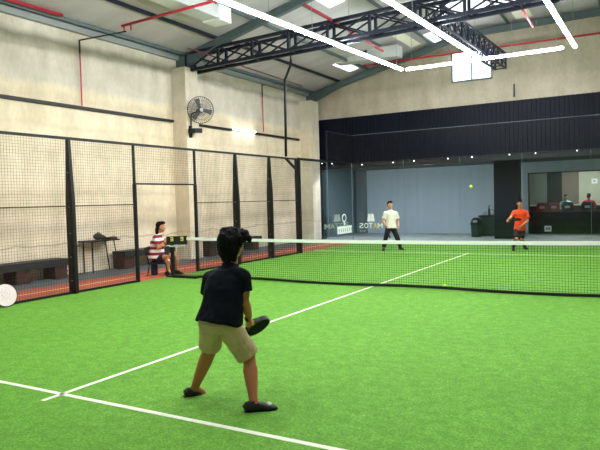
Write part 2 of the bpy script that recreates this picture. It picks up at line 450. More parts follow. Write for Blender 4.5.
def box_truss(p, q, h, w, n, label, m=DSTEEL, name='roof_truss', ch=0.07, group='dark roof trusses'):
    """four chords, paired verticals and crossed braces on both faces"""
    p, q = V(p), V(q); d = q - p; side = d.cross(V((0, 0, 1))).normalized() * (w / 2)
    t = thing(name, label, 'truss', (p + q) / 2, group)
    up = V((0, 0, h))
    for s in (-1, 1):
        for k in (0, 1):
            MB().bar(p + side * s + up * k, q + side * s + up * k, ch).build('chord', m, t)
    for i in range(n + 1):
        for s in (-1, 1):
            c = p + d * (i / n) + side * s
            MB().bar(c, c + up, ch * 0.8, hint=V((1, 0, 0)) if abs(d.x) > abs(d.y) else V((0, 1, 0))).build('vertical', m, t)
            if i < n:
                e = p + d * ((i + 1) / n) + side * s
                MB().bar(c, e + up, ch * 0.45).build('brace', m, t)
                MB().bar(c + up, e, ch * 0.45).build('brace', m, t)
    for i in range(n + 1):
        c = p + d * (i / n)
        for k in (0, 1): MB().bar(c - side + up * k, c + side + up * k, ch * 0.5).build('strut', m, t)
    return t
box_truss((XW + 0.35, 3.95, 5.62), (5.6, 3.95, 5.99), 0.50, 0.40, 11, 'dark blue box truss spanning across the court in mid hall', ch=0.085)
box_truss((-0.05, 4.3, 5.85), (0.0, 11.9, 6.12), 0.5, 0.36, 12, 'dark lattice truss running down the ridge to the far window', m=mat('truss_blue', (28, 38, 60), 0.5, 0.3), ch=0.055)
# purlins under the roof sheets
for pi_, x in enumerate((-7.55, -6.3, -5.0, -3.7, -2.4, -1.1, 0.3, 1.8, 3.2, 4.6)):
    z = roofz(x) - 0.05
    o = MB().bar((x, -8, z), (x, YB, z), 0.05, 0.09).build('roof_purlin', STEEL if x not in (-6.3,) else DSTEEL)
    tag(o, 'thin steel purlin running lengthwise under the roof sheets, %s from the left wall' % ('first', 'second', 'third', 'fourth', 'fifth', 'sixth', 'seventh', 'eighth', 'ninth', 'tenth')[pi_], 'purlin', 'roof purlins')
o = MB().bar((XW + 0.08, -8, 6.02), (XW + 0.08, YB - .3, 6.02), 0.12, 0.14).build('eave_beam', mat('light_grey_steel', (150, 156, 154), 0.5, 0.2))
tag(o, 'long light grey steel beam on top of the left wall', 'beam')
# translucent sheets
def sky_sheet(x0, x1, y0, y1, label, m=None):
    o = roof_quad(x0, x1, y0, y1, -0.008, 0.006).build('roof_skylight', m or SKYL)
    tag(o, label, 'skylight', 'translucent roof sheets')
sky_sheet(-1.35, 1.1, 8.0, 10.0, 'wide bright translucent roof sheet above the ridge truss')
sky_sheet(0.6, 1.14, 10.6, 11.6, 'small pale roof sheet beside the right red pipe', SKYC)
sky_sheet(-3.1, -2.75, 9.0, 11.4, 'long narrow cream roof sheet left of the ridge', SKYC)
sky_sheet(-3.4, -2.9, 3.6, 5.3, 'bright translucent roof sheet at the top edge of the view')
sky_sheet(-5.6, -5.2, 9.8, 11.3, 'small bright roof sheet near the far left corner')
sky_sheet(-2.5, -2.1, 10.6, 11.9, 'bright translucent roof sheet just above the far window')

# ================================================================== PIPES AND DUCTS
def pipe(name, pts, r, m, label, cat='pipe', group=None, extra=None):
    o = MB().tube(pts, r, 10).build(name, m, smooth=True); return tag(o, label, cat, group)
def pp(*q): return [on(*a) for a in q]
t = thing('sprinkler_pipe', 'red sprinkler pipe with two short drops near the top left', 'pipe', (-6, 0.8, 6.2))
a, c = on(1, 0.8, 122, 26), on(1, 0.8, 232, -4)
MB().tube([a, c], 0.035, 10).build('pipe', RED, t, smooth=True)
for s in (0.02, 0.09):
    q = a + (c - a) * s; MB().tube([q, q - V((0, 0, 0.16))], 0.022, 8).build('drop', RED, t)
q0 = a + (c - a) * .04 - V((0, 0, .16))
w1 = V((XW + .1, 0.02, 5.77))
t2 = thing('riser_pipe', 'thin pipe dropping down the left wall, red in its lower run', 'pipe', (XW + .1, 0.02, 4.16))
MB().tube([q0, w1], 0.018, 8).build('branch', BLK, t2); MB().tube([w1, (w1.x, w1.y, 5.45)], 0.022, 8).build('elbow', BLK, t2)
MB().tube([(w1.x, w1.y, 5.45), (w1.x, w1.y, 4.16)], 0.018, 8).build('pipe', RED, t2)
pipe('sprinkler_pipe', [(-7.45, -3.6, 6.15), (-7.4, -0.7, 6.15)], 0.04, RED, 'short thick red pipe at the top left corner by the eave')
a, c = on(1, 11.2, 296, 75), on(1, 11.2, 600, 33)
t = thing('sprinkler_pipe', 'long red sprinkler pipe crossing in front of the far wall', 'pipe', ((a + c) / 2))
MB().tube([a, a + (c - a) * 1.3], 0.035, 10).build('pipe', RED, t, smooth=True)
for s in (.25, .42, .62, .83, .9):
    q = a + (c - a) * s; MB().tube([q, q + V((0, 0, roofz(q.x) - q.z - .1))], 0.006, 5).build('hanger_wire', CABLE, t)
pipe('sprinkler_pipe', [on(0, -6.6, 188, 48), on(0, -6.6, 302, 86)], 0.022, mat('maroon_pipe', (110, 40, 50), .5), 'thin maroon pipe running along the left eave past the truss')
pipe('sprinkler_pipe', [on(0, -2.55, 304, 4), on(0, -2.55, 383, 51)], 0.03, RED, 'red pipe running lengthwise beside the left light tube')
pipe('sprinkler_pipe', [on(0, 1.84, 513, -6), on(0, 1.84, 533, 27)], 0.03, RED, 'red pipe running lengthwise beside the right light tube')
pipe('drain_pipe', [(-5.0, 5.3, 3.0), (-5.0, 5.36, 5.3), on(0, -5, 291, 64), (-5.0, 5.72, roofz(-5) - .12)], 0.04, BLK, 'black pole rising from the fence top to the roof', 'pole')
t = thing('riser_pipe', 'thin pipe with a right angle bend on the left wall beside the black pole', 'pipe', on(0, XW + .1, 263, 132))
a, c, d = on(0, XW + .1, 284, 82), on(0, XW + .1, 262, 85), on(0, XW + .1, 263.5, 132)
MB().tube([a, c], 0.02, 8).build('branch', BLK, t); MB().tube([c, c + (d - c) * .25], 0.02, 8).build('elbow', BLK, t)
MB().tube([c + (d - c) * .25, d], 0.018, 8).build('pipe', RED, t)
# long dark cable ledge on the wall, broken at the column
for y0, y1, l in ((-8, 3.4, 'long black cable tray on the left wall nearer than the column'), (4.25, 6.3, 'short black cable tray on the left wall between fan and wall light'), (7.8, 10.9, 'black cable tray on the left wall beyond the wall light')):
    o = MB().box(XW, XW + 0.09, y0, y1, 4.08, 4.15).build('cable_tray', BLK); tag(o, l, 'cable tray')
q = on(0, 0, 0, 0) if False else on(1, YB - .02, 514, 84)
pipe('conduit', [q, on(1, YB - .02, 514, 97)], .03, STEEL, 'short dark vertical conduit on the back wall right of the bright window')
# ducts
def duct(x0, x1, y0, y1, z0, z1, label):
    t = thing('air_duct', label, 'air duct', ((x0 + x1) / 2, (y0 + y1) / 2, z0))
    MB().box(x0, x1, y0, y1, z0, z1).build('duct', GALV, t, bev=0.01); return t
a = on(2, 6.3, 213, 25)
t = duct(a.x, a.x + 0.5, -4, a.y - .4, 6.3, 6.62, 'pale rectangular air duct at the top left above the red pipe')
MB().box(a.x - .02, a.x + .52, a.y - .4, a.y + 0.1, 6.27, 6.66).build('plenum', mat('white_sheet', (222, 226, 226), .5), t)
mb = MB()
for i in range(5): mb.box(a.x + .06, a.x + .46, a.y + .1, a.y + .14, 6.34 + i * .06, 6.37 + i * .06)
mb.build('grille', BLK, t)
a, c = on(1, 9.8, 322, 58), on(1, 9.8, 398, 46)
a, c = on(1, 9.8, 322, 60), on(1, 9.8, 398, 50)
t = thing('air_duct', 'grey air duct with two round nozzles at the far left', 'air duct', (a + c) / 2)
hh = V((0, 0, .2))
MB().prism([a - hh, c - hh, c + hh, a + hh], (0, .45, 0)).build('duct', GALV, t, bev=.01)
for px, py in ((346, 54.5), (364, 50.5)):
    q = on(1, 9.8, px, py); MB().loft([q + V((0, .02, 0)), q + V((0, -.06, 0))], [.12, .12], n=20).build('nozzle', BLK, t)

# ================================================================== WALL FAN AND SPEAKER
fc = on(0, -6.95, 200.5, 110)
t = thing('wall_fan', 'large black caged fan on the wall column', 'fan', (-7.27, fc.y, 4.2))
ax = (V((1, -0.75, -0.12))).normalized(); s, u = frame(ax, V((0, 0, 1)))
R = 0.39
cage = MB()
def ring(mb, c, r, th, n=36):
    pts = [c + s * (r * math.cos(2 * PI * k / n)) + u * (r * math.sin(2 * PI * k / n)) for k in range(n)]
    for k in range(n): mb.bar(pts[k], pts[(k + 1) % n], th)
ring(cage, fc, R, 0.018); ring(cage, fc + ax * 0.09, R * .72, 0.006); ring(cage, fc + ax * .11, R * .4, 0.006)
for k in range(36):
    d = s * math.cos(2 * PI * k / 36) + u * math.sin(2 * PI * k / 36)
    for sg in (1, -1):
        pts = [fc + d * (R * a_) + ax * (sg * .11 * math.sqrt(max(0, 1 - a_ ** 2))) for a_ in (0.18, .5, .8, 1)]
        for p_, q_ in zip(pts, pts[1:]): cage.bar(p_, q_, 0.006)
cage.build('cage', BLK, t)
for k in range(3):
    an = 2 * PI * k / 3 + .4; d = s * math.cos(an) + u * math.sin(an); e = -s * math.sin(an) + u * math.cos(an)
    mb = MB(); mb.prism([fc + d * .05 - e * .03, fc + d * .33 - e * .10, fc + d * .35 + e * .06, fc + d * .05 + e * .04], ax * 0.012 + e * .0)
    mb.build('blade', mat('fan_blade', (70, 72, 74), .4), t)
MB().loft([fc + ax * .13, fc + ax * .1], [.045, .055], n=16).build('hub', mat('silver_hub', (190, 192, 195), .3, .6), t)
MB().loft([fc - ax * .02, fc - ax * .22], [.07, .06], n=16).build('motor', BLK, t)
b0 = V((-7.25, fc.y - .13, fc.z - .02)); 
MB().tube([fc - ax * .15, b0 + V((0.05, 0, -.1)), V((b0.x + .03, b0.y, 3.95))], .022, 8).build('bracket', BLK, t)
t = thing('wall_speaker', 'small black box unit on the wall column below the fan', 'speaker', (-7.2, fc.y - .1, 3.72))
MB().prism([(-7.22, fc.y - .28, 3.72), (-7.0, fc.y - .22, 3.72), (-6.98, fc.y + .1, 3.74), (-7.22, fc.y + .1, 3.76)], (0, 0, .14)).build('housing', BLK, t, bev=.015)
MB().box(-7.27, -7.2, fc.y - .18, fc.y - .1, 3.6, 3.95).build('wall_bracket', BLK, t)

# ================================================================== COURT FENCE, GLASS, NET
POSTY = [-6.0, -4.33, -2.67, -1.0, 1.0, 2.67, 4.33, 6.0]
H = 2.94
t = thing('court_fence', 'black steel mesh fence along the left side of the court', 'fence', (-5.0, 0, 0))
def wiremesh(y0, y1, z0, z1, axis='y', fx=-5.0, step=0.055, th=0.0032):
    mb = MB(); n = max(1, round((y1 - y0) / step)); k = max(1, round((z1 - z0) / step))
    for i in range(n + 1):
        y = y0 + (y1 - y0) * i / n
        if axis == 'y': mb.box(fx - th / 2, fx + th / 2, y - th / 2, y + th / 2, z0, z1)
        else: mb.box(y - th / 2, y + th / 2, fx - th / 2, fx + th / 2, z0, z1)
    for i in range(k + 1):
        z = z0 + (z1 - z0) * i / k
        if axis == 'y': mb.box(fx + th / 2, fx + th * 1.4, y0, y1, z - th / 2, z + th / 2)
        else: mb.box(y0, y1, fx + th / 2, fx + th * 1.4, z - th / 2, z + th / 2)
    return mb
for y0, y1 in zip(POSTY, POSTY[1:]):
    if y0 == -1.0: wiremesh(y0, y1, 2.1, H).build('mesh_panel', WIRE, t)
    else:
        wiremesh(y0, y1, 0.03, H).build('mesh_panel', WIRE, t)
        B(-5.012, -4.995, y0, y1, 1.655, 1.675).build('mid_rail', WIRE, t)
        B(-5.02, -4.98, y0, y1, 0.0, 0.045).build('bottom_rail', BLK, t)
for y in POSTY:
    if y in (-1.0, 1.0):
        B(-5.02, -4.98, y - .022, y + .022, 2.08, H).build('post', BLK, t)
        B(-5.032, -4.968, y - .03, y + .03, 0, 2.1).build('post', BLK, t)
    elif y == 6.0:
        MB().box(-5.10, -4.93, y - .04, y + .04, 0, H).build('post', BLK, t)
    else:
        o = MB().prism([(-5.09, y - .035, 0), (-4.91, y - .035, 0), (-4.91, y - .035, 1.75), (-4.97, y - .035, H), (-5.03, y - .035, H), (-5.09, y - .035, 1.75)], (0, .07, 0)).build('post', BLK, t)
        bl = MB()
        for z in (0.25, .7, 1.15, 1.65, 2.3): bl.ball((-5.0, y - .037, z), .008, n=5)
        bl.build('bolt', GALV, o)
B(-5.025, -4.975, -6, 8.0, H - .02, H + .03).build('top_rail', BLK, t)
B(-5.02, -4.98, -1, 1, 2.09, 2.125).build('door_lintel', BLK, t)
MB().bar((-5, 5.28, H), (-5, 5.95, H - .35), .06).build('corner_brace', BLK, t)
# glass walls
GE = mat('glass_edge', (120, 142, 146), 0.3)
t = thing('glass_wall', 'clear glass side wall panels at the far left corner of the court', 'glass wall', (-5, 8, 0))
for y0, y1 in ((6.06, 7.985), (8.015, 9.97)):
    o = B(-5.006, -4.994, y0, y1, 0.02, 2.98).build('glass_panel', GLASS, t)
    B(-5.008, -4.992, y1, y1 + .007, 0.02, 2.98).build('edge', GE, o)
wiremesh(8.0, 10, 3.0, 4.0).build('mesh_panel', BLK, t)
B(-5.02, -4.98, 8.0, 10, 3.99, 4.01).build('top_rail', DSTEEL, t)
B(-5.02, -4.98, 6, 10, 2.97, 3.0).build('mid_rail', BLK, t)
B(-5.015, -4.985, 7.985, 8.015, 3.0, 4.0).build('post', DSTEEL, t)
t = thing('glass_wall', 'clear glass back wall panels across the far end of the court', 'glass wall', (0, 10, 0))
for i in range(5):
    x0 = -5 + 2 * i
    o = B(x0 + .015, x0 + 1.985, 9.994, 10.006, 0.02, 2.98).build('glass_panel', GLASS, t)
    B(x0 - .004, x0 + .003, 9.994, 10.006, 0.02, 2.98).build('edge', GE, o)
wiremesh(-5, 5, 3.0, 4.0, 'x', 10.0).build('mesh_panel', BLK, t)
B(-5, 5, 9.99, 10.01, 3.99, 4.01).build('top_rail', mat('mid_grey_steel', (70, 78, 88), .5, .2), t)
B(-5, 5, 9.985, 10.015, 2.97, 3.0).build('mid_rail', BLK, t)

# net
t = thing('court_net', 'black court net with a white top band across the green court', 'net', (0, 0, 0))
def nz(x): return 0.862 + 0.035 * (abs(x) / 5) ** 2
def nbz(x): return 0.015 + 0.012 * math.sin(x * 1.7)
NS = 0.046; mb = MB(); n = int(9.78 / NS); th = .0042
for i in range(n + 1):
    x = -4.84 + i * NS; mb.box(x - th / 2, x + th / 2, -th / 2, th / 2, .01, nz(x) - .02)
for k in range(19):
    for i in range(20):
        x0 = -4.85 + i * .489; x1 = x0 + .489; s0 = k / 19
        mb.bar((x0, .004, .03 + (nz(x0) - .06) * s0), (x1, .004, .03 + (nz(x1) - .06) * s0), th)
mb.build('netting', NETB, t)
mb = MB(); mc = MB()
for i in range(40):
    x0 = -4.85 + i * .2445; x1 = x0 + .2445
    mb.prism([(x0, -.012, nz(x0) - .052), (x1, -.012, nz(x1) - .052), (x1, -.012, nz(x1) + .01), (x0, -.012, nz(x0) + .01)], (0, .024, 0))
    mc.bar((x0, 0, nbz(x0) + .02), (x1, 0, nbz(x1) + .02), .02, .05)
mb.build('top_band', NETW, t); mc.build('bottom_hem', BLK, t)
B(-.025, .025, -.016, .016, 0, .9).build('centre_strap', mat('strap_green', (150, 190, 130), .8), t) if False else None
for x in (-4.9, 4.97):
    pt = thing('net_post', 'black net post at the %s end of the net' % ('left' if x < 0 else 'right'), 'net post', (x, 0, 0))
    B(x - .03, x + .03, -.03, .03, 0, .86).build('post', BLK, pt); B(x - .1, x + .1, -.12, .12, 0, .03).build('base_plate', BLK, pt)
o = B(-4.78, -4.1, -.16, -.03, 0.0, .05).build('net_weight', BLK); tag(o, 'low black bar lying on the turf at the left foot of the net', 'weight')

# scoreboard on the left net post
c = on(1, -.13, 176.8, 240.5)
t = thing('scoreboard', 'black flip scoreboard with yellow numbers on the left net post', 'scoreboard', c)
sd = V((.75, .66, 0)).normalized(); nn = V((.66, -.75, .15)).normalized(); up = V((0, 0, 1))
def quad(c, w, h, th, d=0): 
    p0 = c - sd * w / 2 - up * h / 2 + nn * d
    return MB().prism([p0, p0 + sd * w, p0 + sd * w + up * h, p0 + up * h], nn * th)
quad(c, .46, .19, .03).build('board', BLK, t)
YN = mat('yellow_number', (226, 214, 90), .6)
for k, s_ in enumerate((-.11, .11)):
    q = c + sd * s_ + up * .03
    quad(q + up * .035, .06, .018, .004, .031).build('number', YN, t); quad(q - up * .035, .06, .018, .004, .031).build('number', YN, t)
    quad(q + sd * .025, .018, .085, .004, .031).build('number', YN, t); quad(q, .06, .016, .004, .031).build('number', YN, t)
quad(c - up * .125, .34, .03, .03).build('lower_strip', mat('pale_strip', (180, 185, 185), .6), t)
MB().bar(c - sd * .12 - nn * .01, (-4.9, -.045, c.z - .05), .03).build('bracket', BLK, t)

# ================================================================== STICKERS AND A DRAWN REFLECTION ON THE GLASS
def text(body, size, name, m, parent, origin, right, upv, depth_=.002, width=None):
    cu = bpy.data.curves.new(name, 'FONT'); cu.body = body; cu.size = size; cu.extrude = depth_; cu.align_x = 'CENTER'; cu.offset = size * .012
    tmp = bpy.data.objects.new('t', cu); COL.objects.link(tmp)
    me = bpy.data.meshes.new_from_object(tmp.evaluated_get(bpy.context.evaluated_depsgraph_get()))
    bpy.data.objects.remove(tmp)
    xs = [v.co.x for v in me.vertices]; k = (width / (max(xs) - min(xs))) if width else 1
    cx = (max(xs) + min(xs)) / 2; nrm = right.cross(upv); off = wl(parent)
    for v in me.vertices:
        v.co = origin + right * ((v.co.x - cx) * k) + upv * v.co.y + nrm * v.co.z - off
    me.materials.append(m); o = bpy.data.objects.new(name, me); COL.objects.link(o); o.parent = parent; return o
WS = mat('white_sticker', (236, 242, 240), .6); YS = mat('yellow_sticker', (232, 206, 40), .6)
GS = mat('grey_lettering_and_reflection', (150, 164, 162), .6); BS = mat('backing_sticker', (120, 134, 134), .6)
def logo(px, pyTop, pyIcon, pyWord, pyBase, fx, axis, right, label, mw, ma, width, iconw):
    def P(x, y): return on(axis, fx, x, y)
    c = P(px, pyBase); t = thing('glass_logo', label, 'sticker', c)
    upv = V((0, 0, 1)); a = P(px, pyTop); b_ = P(px, pyIcon); h = a.z - b_.z
    # reversed lettering: seen from inside the court the word runs right to left
    r = right
    icon = MB(); nrm = V((0, -1, 0)) if axis == 1 else V((1, 0, 0))
    ic = P(px, pyIcon); hw = iconw / 2
    d_ = nrm * .010
    for sg in (-1, 1):
        icon.prism([ic + r * (sg * .006) + d_, ic + r * (sg * hw) + d_, ic + r * (sg * hw * .68) + upv * h + d_, ic + r * (sg * hw * .14) + upv * h + d_, ic + r * (sg * .006) + upv * h * .8 + d_], nrm * .003)
    icon.build('emblem', mw, t)
    z = P(px, pyWord)
    size = (P(px, pyIcon + 1.5).z - z.z) * 1.38
    for ch, k, mm in (('M', -.40, mw), ('A', -.19, ma), ('T', .0, mw), ('O', .20, mw), ('S', .41, mw)):
        text(ch, size, 'letter', mm, t, z + r * (k * width) + nrm * .012, r, upv, .002, width * (.22 if ch == 'M' else .17))
    return t
# back glass: M at the right, so the reading direction is -x
logo(371, 213.7, 221.3, 228, 235, 10.0, 1, V((-1, 0, 0)), 'white and yellow club logo, reversed, on the back glass beside the player in white', WS, YS, .92, .30)
lg = bpy.data.objects['glass_logo']
sm_ = MB()
for k in range(11):
    if k in (3, 7): continue
    x = on(1, 10, 361 + k * 2.0, 230.8); sm_.box(x.x - .022, x.x + .022, 9.985, 9.99, x.z - .03, x.z + .02)
sm_.build('small_lettering', GS, lg)
# reflection of the club logo, drawn as flat shapes on the side glass
logo(337, 214.5, 221.5, 228, 232, -5.0, 0, V((0, 1, 0)), 'faint grey drawn reflection of the club logo on the far left side glass', GS, mat('faint_yellow_reflection', (150, 160, 120), .6), 1.9, .55)
t = thing('glass_sticker', 'white racket shaped sticker with a lettered block on the side glass', 'sticker', on(0, -5, 344, 232))
q = on(0, -4.985, 344.2, 218); 
rk = MB()
N_ = 20
for k in range(N_):
    a0, a1 = 2 * PI * k / N_, 2 * PI * (k + 1) / N_
    rk.bar(q + V((0, .15 * math.cos(a0), .13 * math.sin(a0))), q + V((0, .15 * math.cos(a1), .13 * math.sin(a1))), .006, .045, hint=V((0, math.cos(a0), math.sin(a0))))
rk.bar(q - V((0, 0, .13)), on(0, -4.985, 344.8, 224.8), .006, .09, hint=V((0, 1, 0)))
rk.build('racket_emblem', WS, t)
a, c = on(0, -4.985, 337.3, 226.8), on(0, -4.985, 352, 233)
B(-4.988, -4.984, a.y, c.y, c.z + .02, a.z).build('lettered_block', WS, t)
for k in range(7):
    y = a.y + (c.y - a.y) * (k + .5) / 7 + .04; B(-4.984, -4.982, y, y + .035, c.z + .08, a.z - .08).build('letter', BS, t)

# ================================================================== GLOWING DOTS UNDER THE HEADER
dl = None; DLM = mat('glow_dot_white', (255, 255, 255), emit=5)
for i, (px, py) in enumerate(((322, 163.5), (332, 163.5), (362, 164.8), (393, 162.5), (414, 161), (448, 158.6), (472, 157), (509.5, 154.5), (535.5, 153.2), (577, 150.5))):
    q = on(1, YB - .1, px, py)
    if dl is None:
        dl = thing('glow_dot', 'tiny round white lamp under the dark cladding, leftmost of the row', 'glow', q, 'tiny glowing dots under the dark cladding')
        MB().ball(q, .017, n=6).build('glow', DLM, dl); MB().tube([q + V((0, 0, .02)), q + V((0, .05, .06))], .02, 8).build('holder', BLK, dl)
    else: put(dl, q, label='tiny round white lamp under the dark cladding, %s from the left' % ('first', 'second', 'third', 'fourth', 'fifth', 'sixth', 'seventh', 'eighth', 'ninth', 'last')[i])
t = thing('added_emitter', 'bright flat lamp standing in for a glass reflection above the player in white', 'ceiling light', on(1, YB + .6, 427, 160))  # glowing box stands in for a light reflection in the back glass
q = on(1, YB + .6, 427, 161.5); B(q.x - .2, q.x + .2, YB + .5, YB + .75, 2.93, 2.97).build('diffuser', mat('dl2', (235, 240, 250), emit=3), t)
B(q.x - .22, q.x + .22, YB + .48, YB + .77, 2.97, 3.0).build('housing', GALV, t)
# unseen emitter strips, added to brighten the lobby recess
for i, x in enumerate((-5.8, -3.0)):
    t = thing('added_emitter', 'strip lamp added out of sight behind the header to brighten the lobby, %s' % ('towards the left wall' if i == 0 else 'nearer the dark column'), 'ceiling light', (x, 12.36, 2.965))
    B(x - 1.1, x + 1.1, 12.3, 12.42, 2.965, 3.0).build('diffuser', mat('lobby_fill_light', (240, 246, 255), emit=46), t)
for i, x in enumerate((1.6, 4.2)):  # emitters added under the ceiling to brighten the office
    t = thing('added_emitter', 'panel lamp added under the office ceiling to brighten the room, %s' % ('left one' if i == 0 else 'right one'), 'ceiling light', (x, 18.4, 2.95))
    B(x - .5, x + .5, 18.2, 18.5, 2.96, 3.0).build('diffuser', mat('office_fill_light', (255, 250, 240), emit=32), t)

# ================================================================== LEFT SIDE FURNITURE
BW = mat('black_bench_wood', (34, 34, 36), .6)
def bench(y0, y1, label, sup):
    t = thing('bench', label, 'bench', (-7.45, (y0 + y1) / 2, 0), None)
    B(-7.7, -7.22, y0, y1, .40, .46).build('seat', BW, t, bev=.005)
    B(-7.26, -7.22, y0, y1, .30, .40).build('apron', BW, t)
    for y in sup:
        o = B(-7.68, -7.28, y - .17, y + .17, 0, .40).build('crate_support', WOODB, t)
        mb = MB()
        for k in range(4): mb.box(-7.282, -7.262, y - .17, y + .17, .03 + k * .1, .10 + k * .1)
        mb.build('slat', WOODB, o)
bench(-5.2, -.95, 'long low black bench against the wall at the far left, on brown crates', (-4.2, -2.12, -1.14))
bench(.8, 2.7, 'low black bench on a brown crate behind the seated spectator', (.98, 2.5))
bench(4.3, 7.2, 'low black bench beyond the wall column', (4.5, 6.9))
t = thing('folding_table', 'small black table with thin splayed legs against the left wall', 'table', (-7.45, .52, 0))
TZ = .80
B(-7.74, -7.3, -.26, .72, TZ - .035, TZ).build('tabletop', BLK, t, bev=.005)
for y, yy in ((-.14, -.14), (.56, .68)):
    for x in (-7.68, -7.36): MB().tube([(x, y, TZ - .03), (x, yy, 0)], .016, 8).build('leg', BLK, t)
t = thing('cloth_bag', 'dark rounded bag lying on the small black table', 'bag', (-7.5, .2, TZ))
mb = MB().ball((-7.5, .18, TZ + .092), (.12, .13, .085)).ball((-7.48, .29, TZ + .062), (.1, .1, .055)); mb.build('body', mat('dark_olive_cloth', (48, 52, 46), .8, var=.3, scale=20), t, remesh=.015, smooth=True)
MB().tube([(-7.5, .12, TZ + .15), (-7.5, .18, TZ + .2), (-7.5, .25, TZ + .16)], .01).build('handle', BLK, t)
t = thing('shoulder_bag', 'flat dark bag at the right end of the small table', 'bag', (-7.5, .55, TZ))
MB().box(-7.62, -7.36, .42, .7, TZ + .002, TZ + .05).build('body', mat('brown_cloth', (52, 36, 32), .8), t, bev=.02)
MB().tube([(-7.4, .45, TZ + .05), (-7.38, .55, TZ + .08), (-7.4, .66, TZ + .05)], .008).build('strap', BLK, t)

# racket leaning on the fence at the left edge
def racket(name, label, base, d, n, m_face, m_rim, s=1.0, grp=None, hw=.13):
    """base = butt of the handle, d = axis towards the head, n = face normal"""
    d = V(d).normalized(); n = V(n); n = (n - d * n.dot(d)).normalized(); e = d.cross(n)
    t = thing(name, label, 'racket', base, grp); base = V(base)
    c = base + d * (.325 * s); K = 28
    def pt(a, r, off): return c + d * (r * 1.08 * math.cos(a)) + e * (r * math.sin(a)) + n * off
    mb = MB(); mb.prism([pt(2 * PI * k / K, (hw - .012) * s, -.016) for k in range(K)], n * .032); mb.build('face', m_face, t)
    mb = MB()
    for k in range(K): mb.bar(pt(2 * PI * k / K, (hw - .006) * s, 0), pt(2 * PI * (k + 1) / K, (hw - .006) * s, 0), .012, .038, hint=n)
    for sg in (-1, 1): mb.bar(c - d * (.115 * s) + e * (.06 * sg), base + d * (.12 * s), .016, .034, hint=n)
    mb.build('frame', m_rim, t)
    MB().loft([base, base + d * .02, base + d * .125 * s], [.017, .015, .015], n=12).build('grip', mat('black_grip', (20, 20, 20), .7), t)
    ho = MB()
    for i in range(-3, 4):
        for j in range(-3, 4):
            if i * i + j * j < 9 and (i + j) % 2 == 0:
                q = c + d * (i * .028 * s) + e * (j * .028 * s); ho.loft([q - n * .0168, q + n * .0168], [.005, .005], n=8)
    ho.build('hole', BLK, t, ) ['kind'] = 'stuff'
    return t
hd = on(0, -4.92, 5, 297); hd.z = .2
racket('padel_racket', 'pale pinkish racket resting against the fence at the left edge', hd - V((-.05, .40, -.02)), (0, 1, -.06), (.97, 0, .22), mat('pale_pink_face', (222, 206, 206), .5, var=.1, scale=60), BLK, s=1.15, hw=.175)

# ================================================================== BALLS
BALL = mat('yellow_felt', (216, 232, 70), .8, var=.06, scale=80)
q = on(2, .033, 444.5, 286)
o = MB().ball(q, .034, n=10).build('ball', BALL, smooth=True); tag(o, 'yellow ball lying on the turf behind the net', 'ball')
q = on(1, 6.5, 471, 186.6)
o = MB().ball(q, .045, n=10).build('ball', BALL, smooth=True); tag(o, 'yellow ball flying high in front of the far glass', 'ball')

# ================================================================== LOBBY THINGS
BIN = mat('dark_green_plastic', (10, 34, 28), .4)
def xw(px, y): return on(1, y, px, 225).x
y = 14.2; x0, x1 = xw(470.5, y), xw(482, y)
t = thing('trash_bin', 'dark green round topped bin beside the bigger black container', 'bin', ((x0 + x1) / 2, y, 0))
cx = (x0 + x1) / 2; r = (x1 - x0) / 2
MB().loft([(cx, y, 0), (cx, y, .50)], [r * .82, r * .95], n=20).build('body', BIN, t, smooth=False)
MB().loft([(cx, y, .50), (cx, y, .55)], [r * 1.04, r * 1.04], n=20).build('rim', BLK, t)
MB().loft([(cx, y, .55), (cx, y, .69), (cx, y, .77)], [r * .97, r * .8, r * .45], n=20).build('dome_lid', BLK, t, smooth=True)
B(cx - .08, cx + .08, y - r - .0, y - r + .12, .58, .67).build('flap', mat('flap_grey', (110, 120, 120), .4), t)
x0, x1 = xw(480, 14.9), xw(497, 14.9)
t = thing('storage_container', 'long black container between the green bin and the dark column', 'container', ((x0 + x1) / 2, 14.9, 0))
B(x0 + .02, x1, 14.75, 15.3, 0, .76).build('body', mat('black_green_plastic', (12, 28, 26), .4), t, bev=.03)
B(x0 - .02, x1, 14.7, 15.33, .76, .84).build('lid', BLK, t, bev=.02)
q = (xw(489, 14.9), 14.95, .84)
t = thing('spray_bottle', 'dark tall bottle on the black container', 'bottle', q)
MB().loft([V(q), V(q) + V((0, 0, .25)), V(q) + V((0, 0, .3)), V(q) + V((0, 0, .36))], [.05, .05, .02, .02], n=12).build('body', mat('bottle_dark', (50, 58, 62), .3), t)
MB().bar(V(q) + V((-.04, 0, .37)), V(q) + V((.06, 0, .39)), .03).build('trigger', BLK, t)
for dx, dz, l in ((-.18, .16, 'pale crumpled cloth on the black container left of the bottle'), (.13, .26, 'pale cloth on the black container right of the bottle')):
    p_ = V(q) + V((dx, 0, 0)); o = MB().ball(p_ + V((0, 0, dz / 2)), (.09, .07, dz / 2), n=8).ball(p_ + V((.05, -.03, dz * .3)), (.06, .05, dz * .3), n=8).build('cloth', mat('pale_cloth', (150, 160, 166), .8), remesh=.02, smooth=True); tag(o, l, 'cloth')
q = on(1, YL - .06, 548, 229)
t = thing('floor_sign', 'small white square sign low on the dark green panel', 'sign', (q.x, YL - .08, .05))
B(q.x - .13, q.x + .13, YL - .09, YL - .055, max(.03, q.z - .1), q.z + .13).build('plate', mat('sign_white', (205, 212, 210), .5), t)
MB().box(q.x - .07, q.x - .01, YL - .1, YL - .09, q.z - .03, q.z + .06).box(q.x + .02, q.x + .08, YL - .1, YL - .09, q.z - .03, q.z + .06).build('mark', BLK, t)
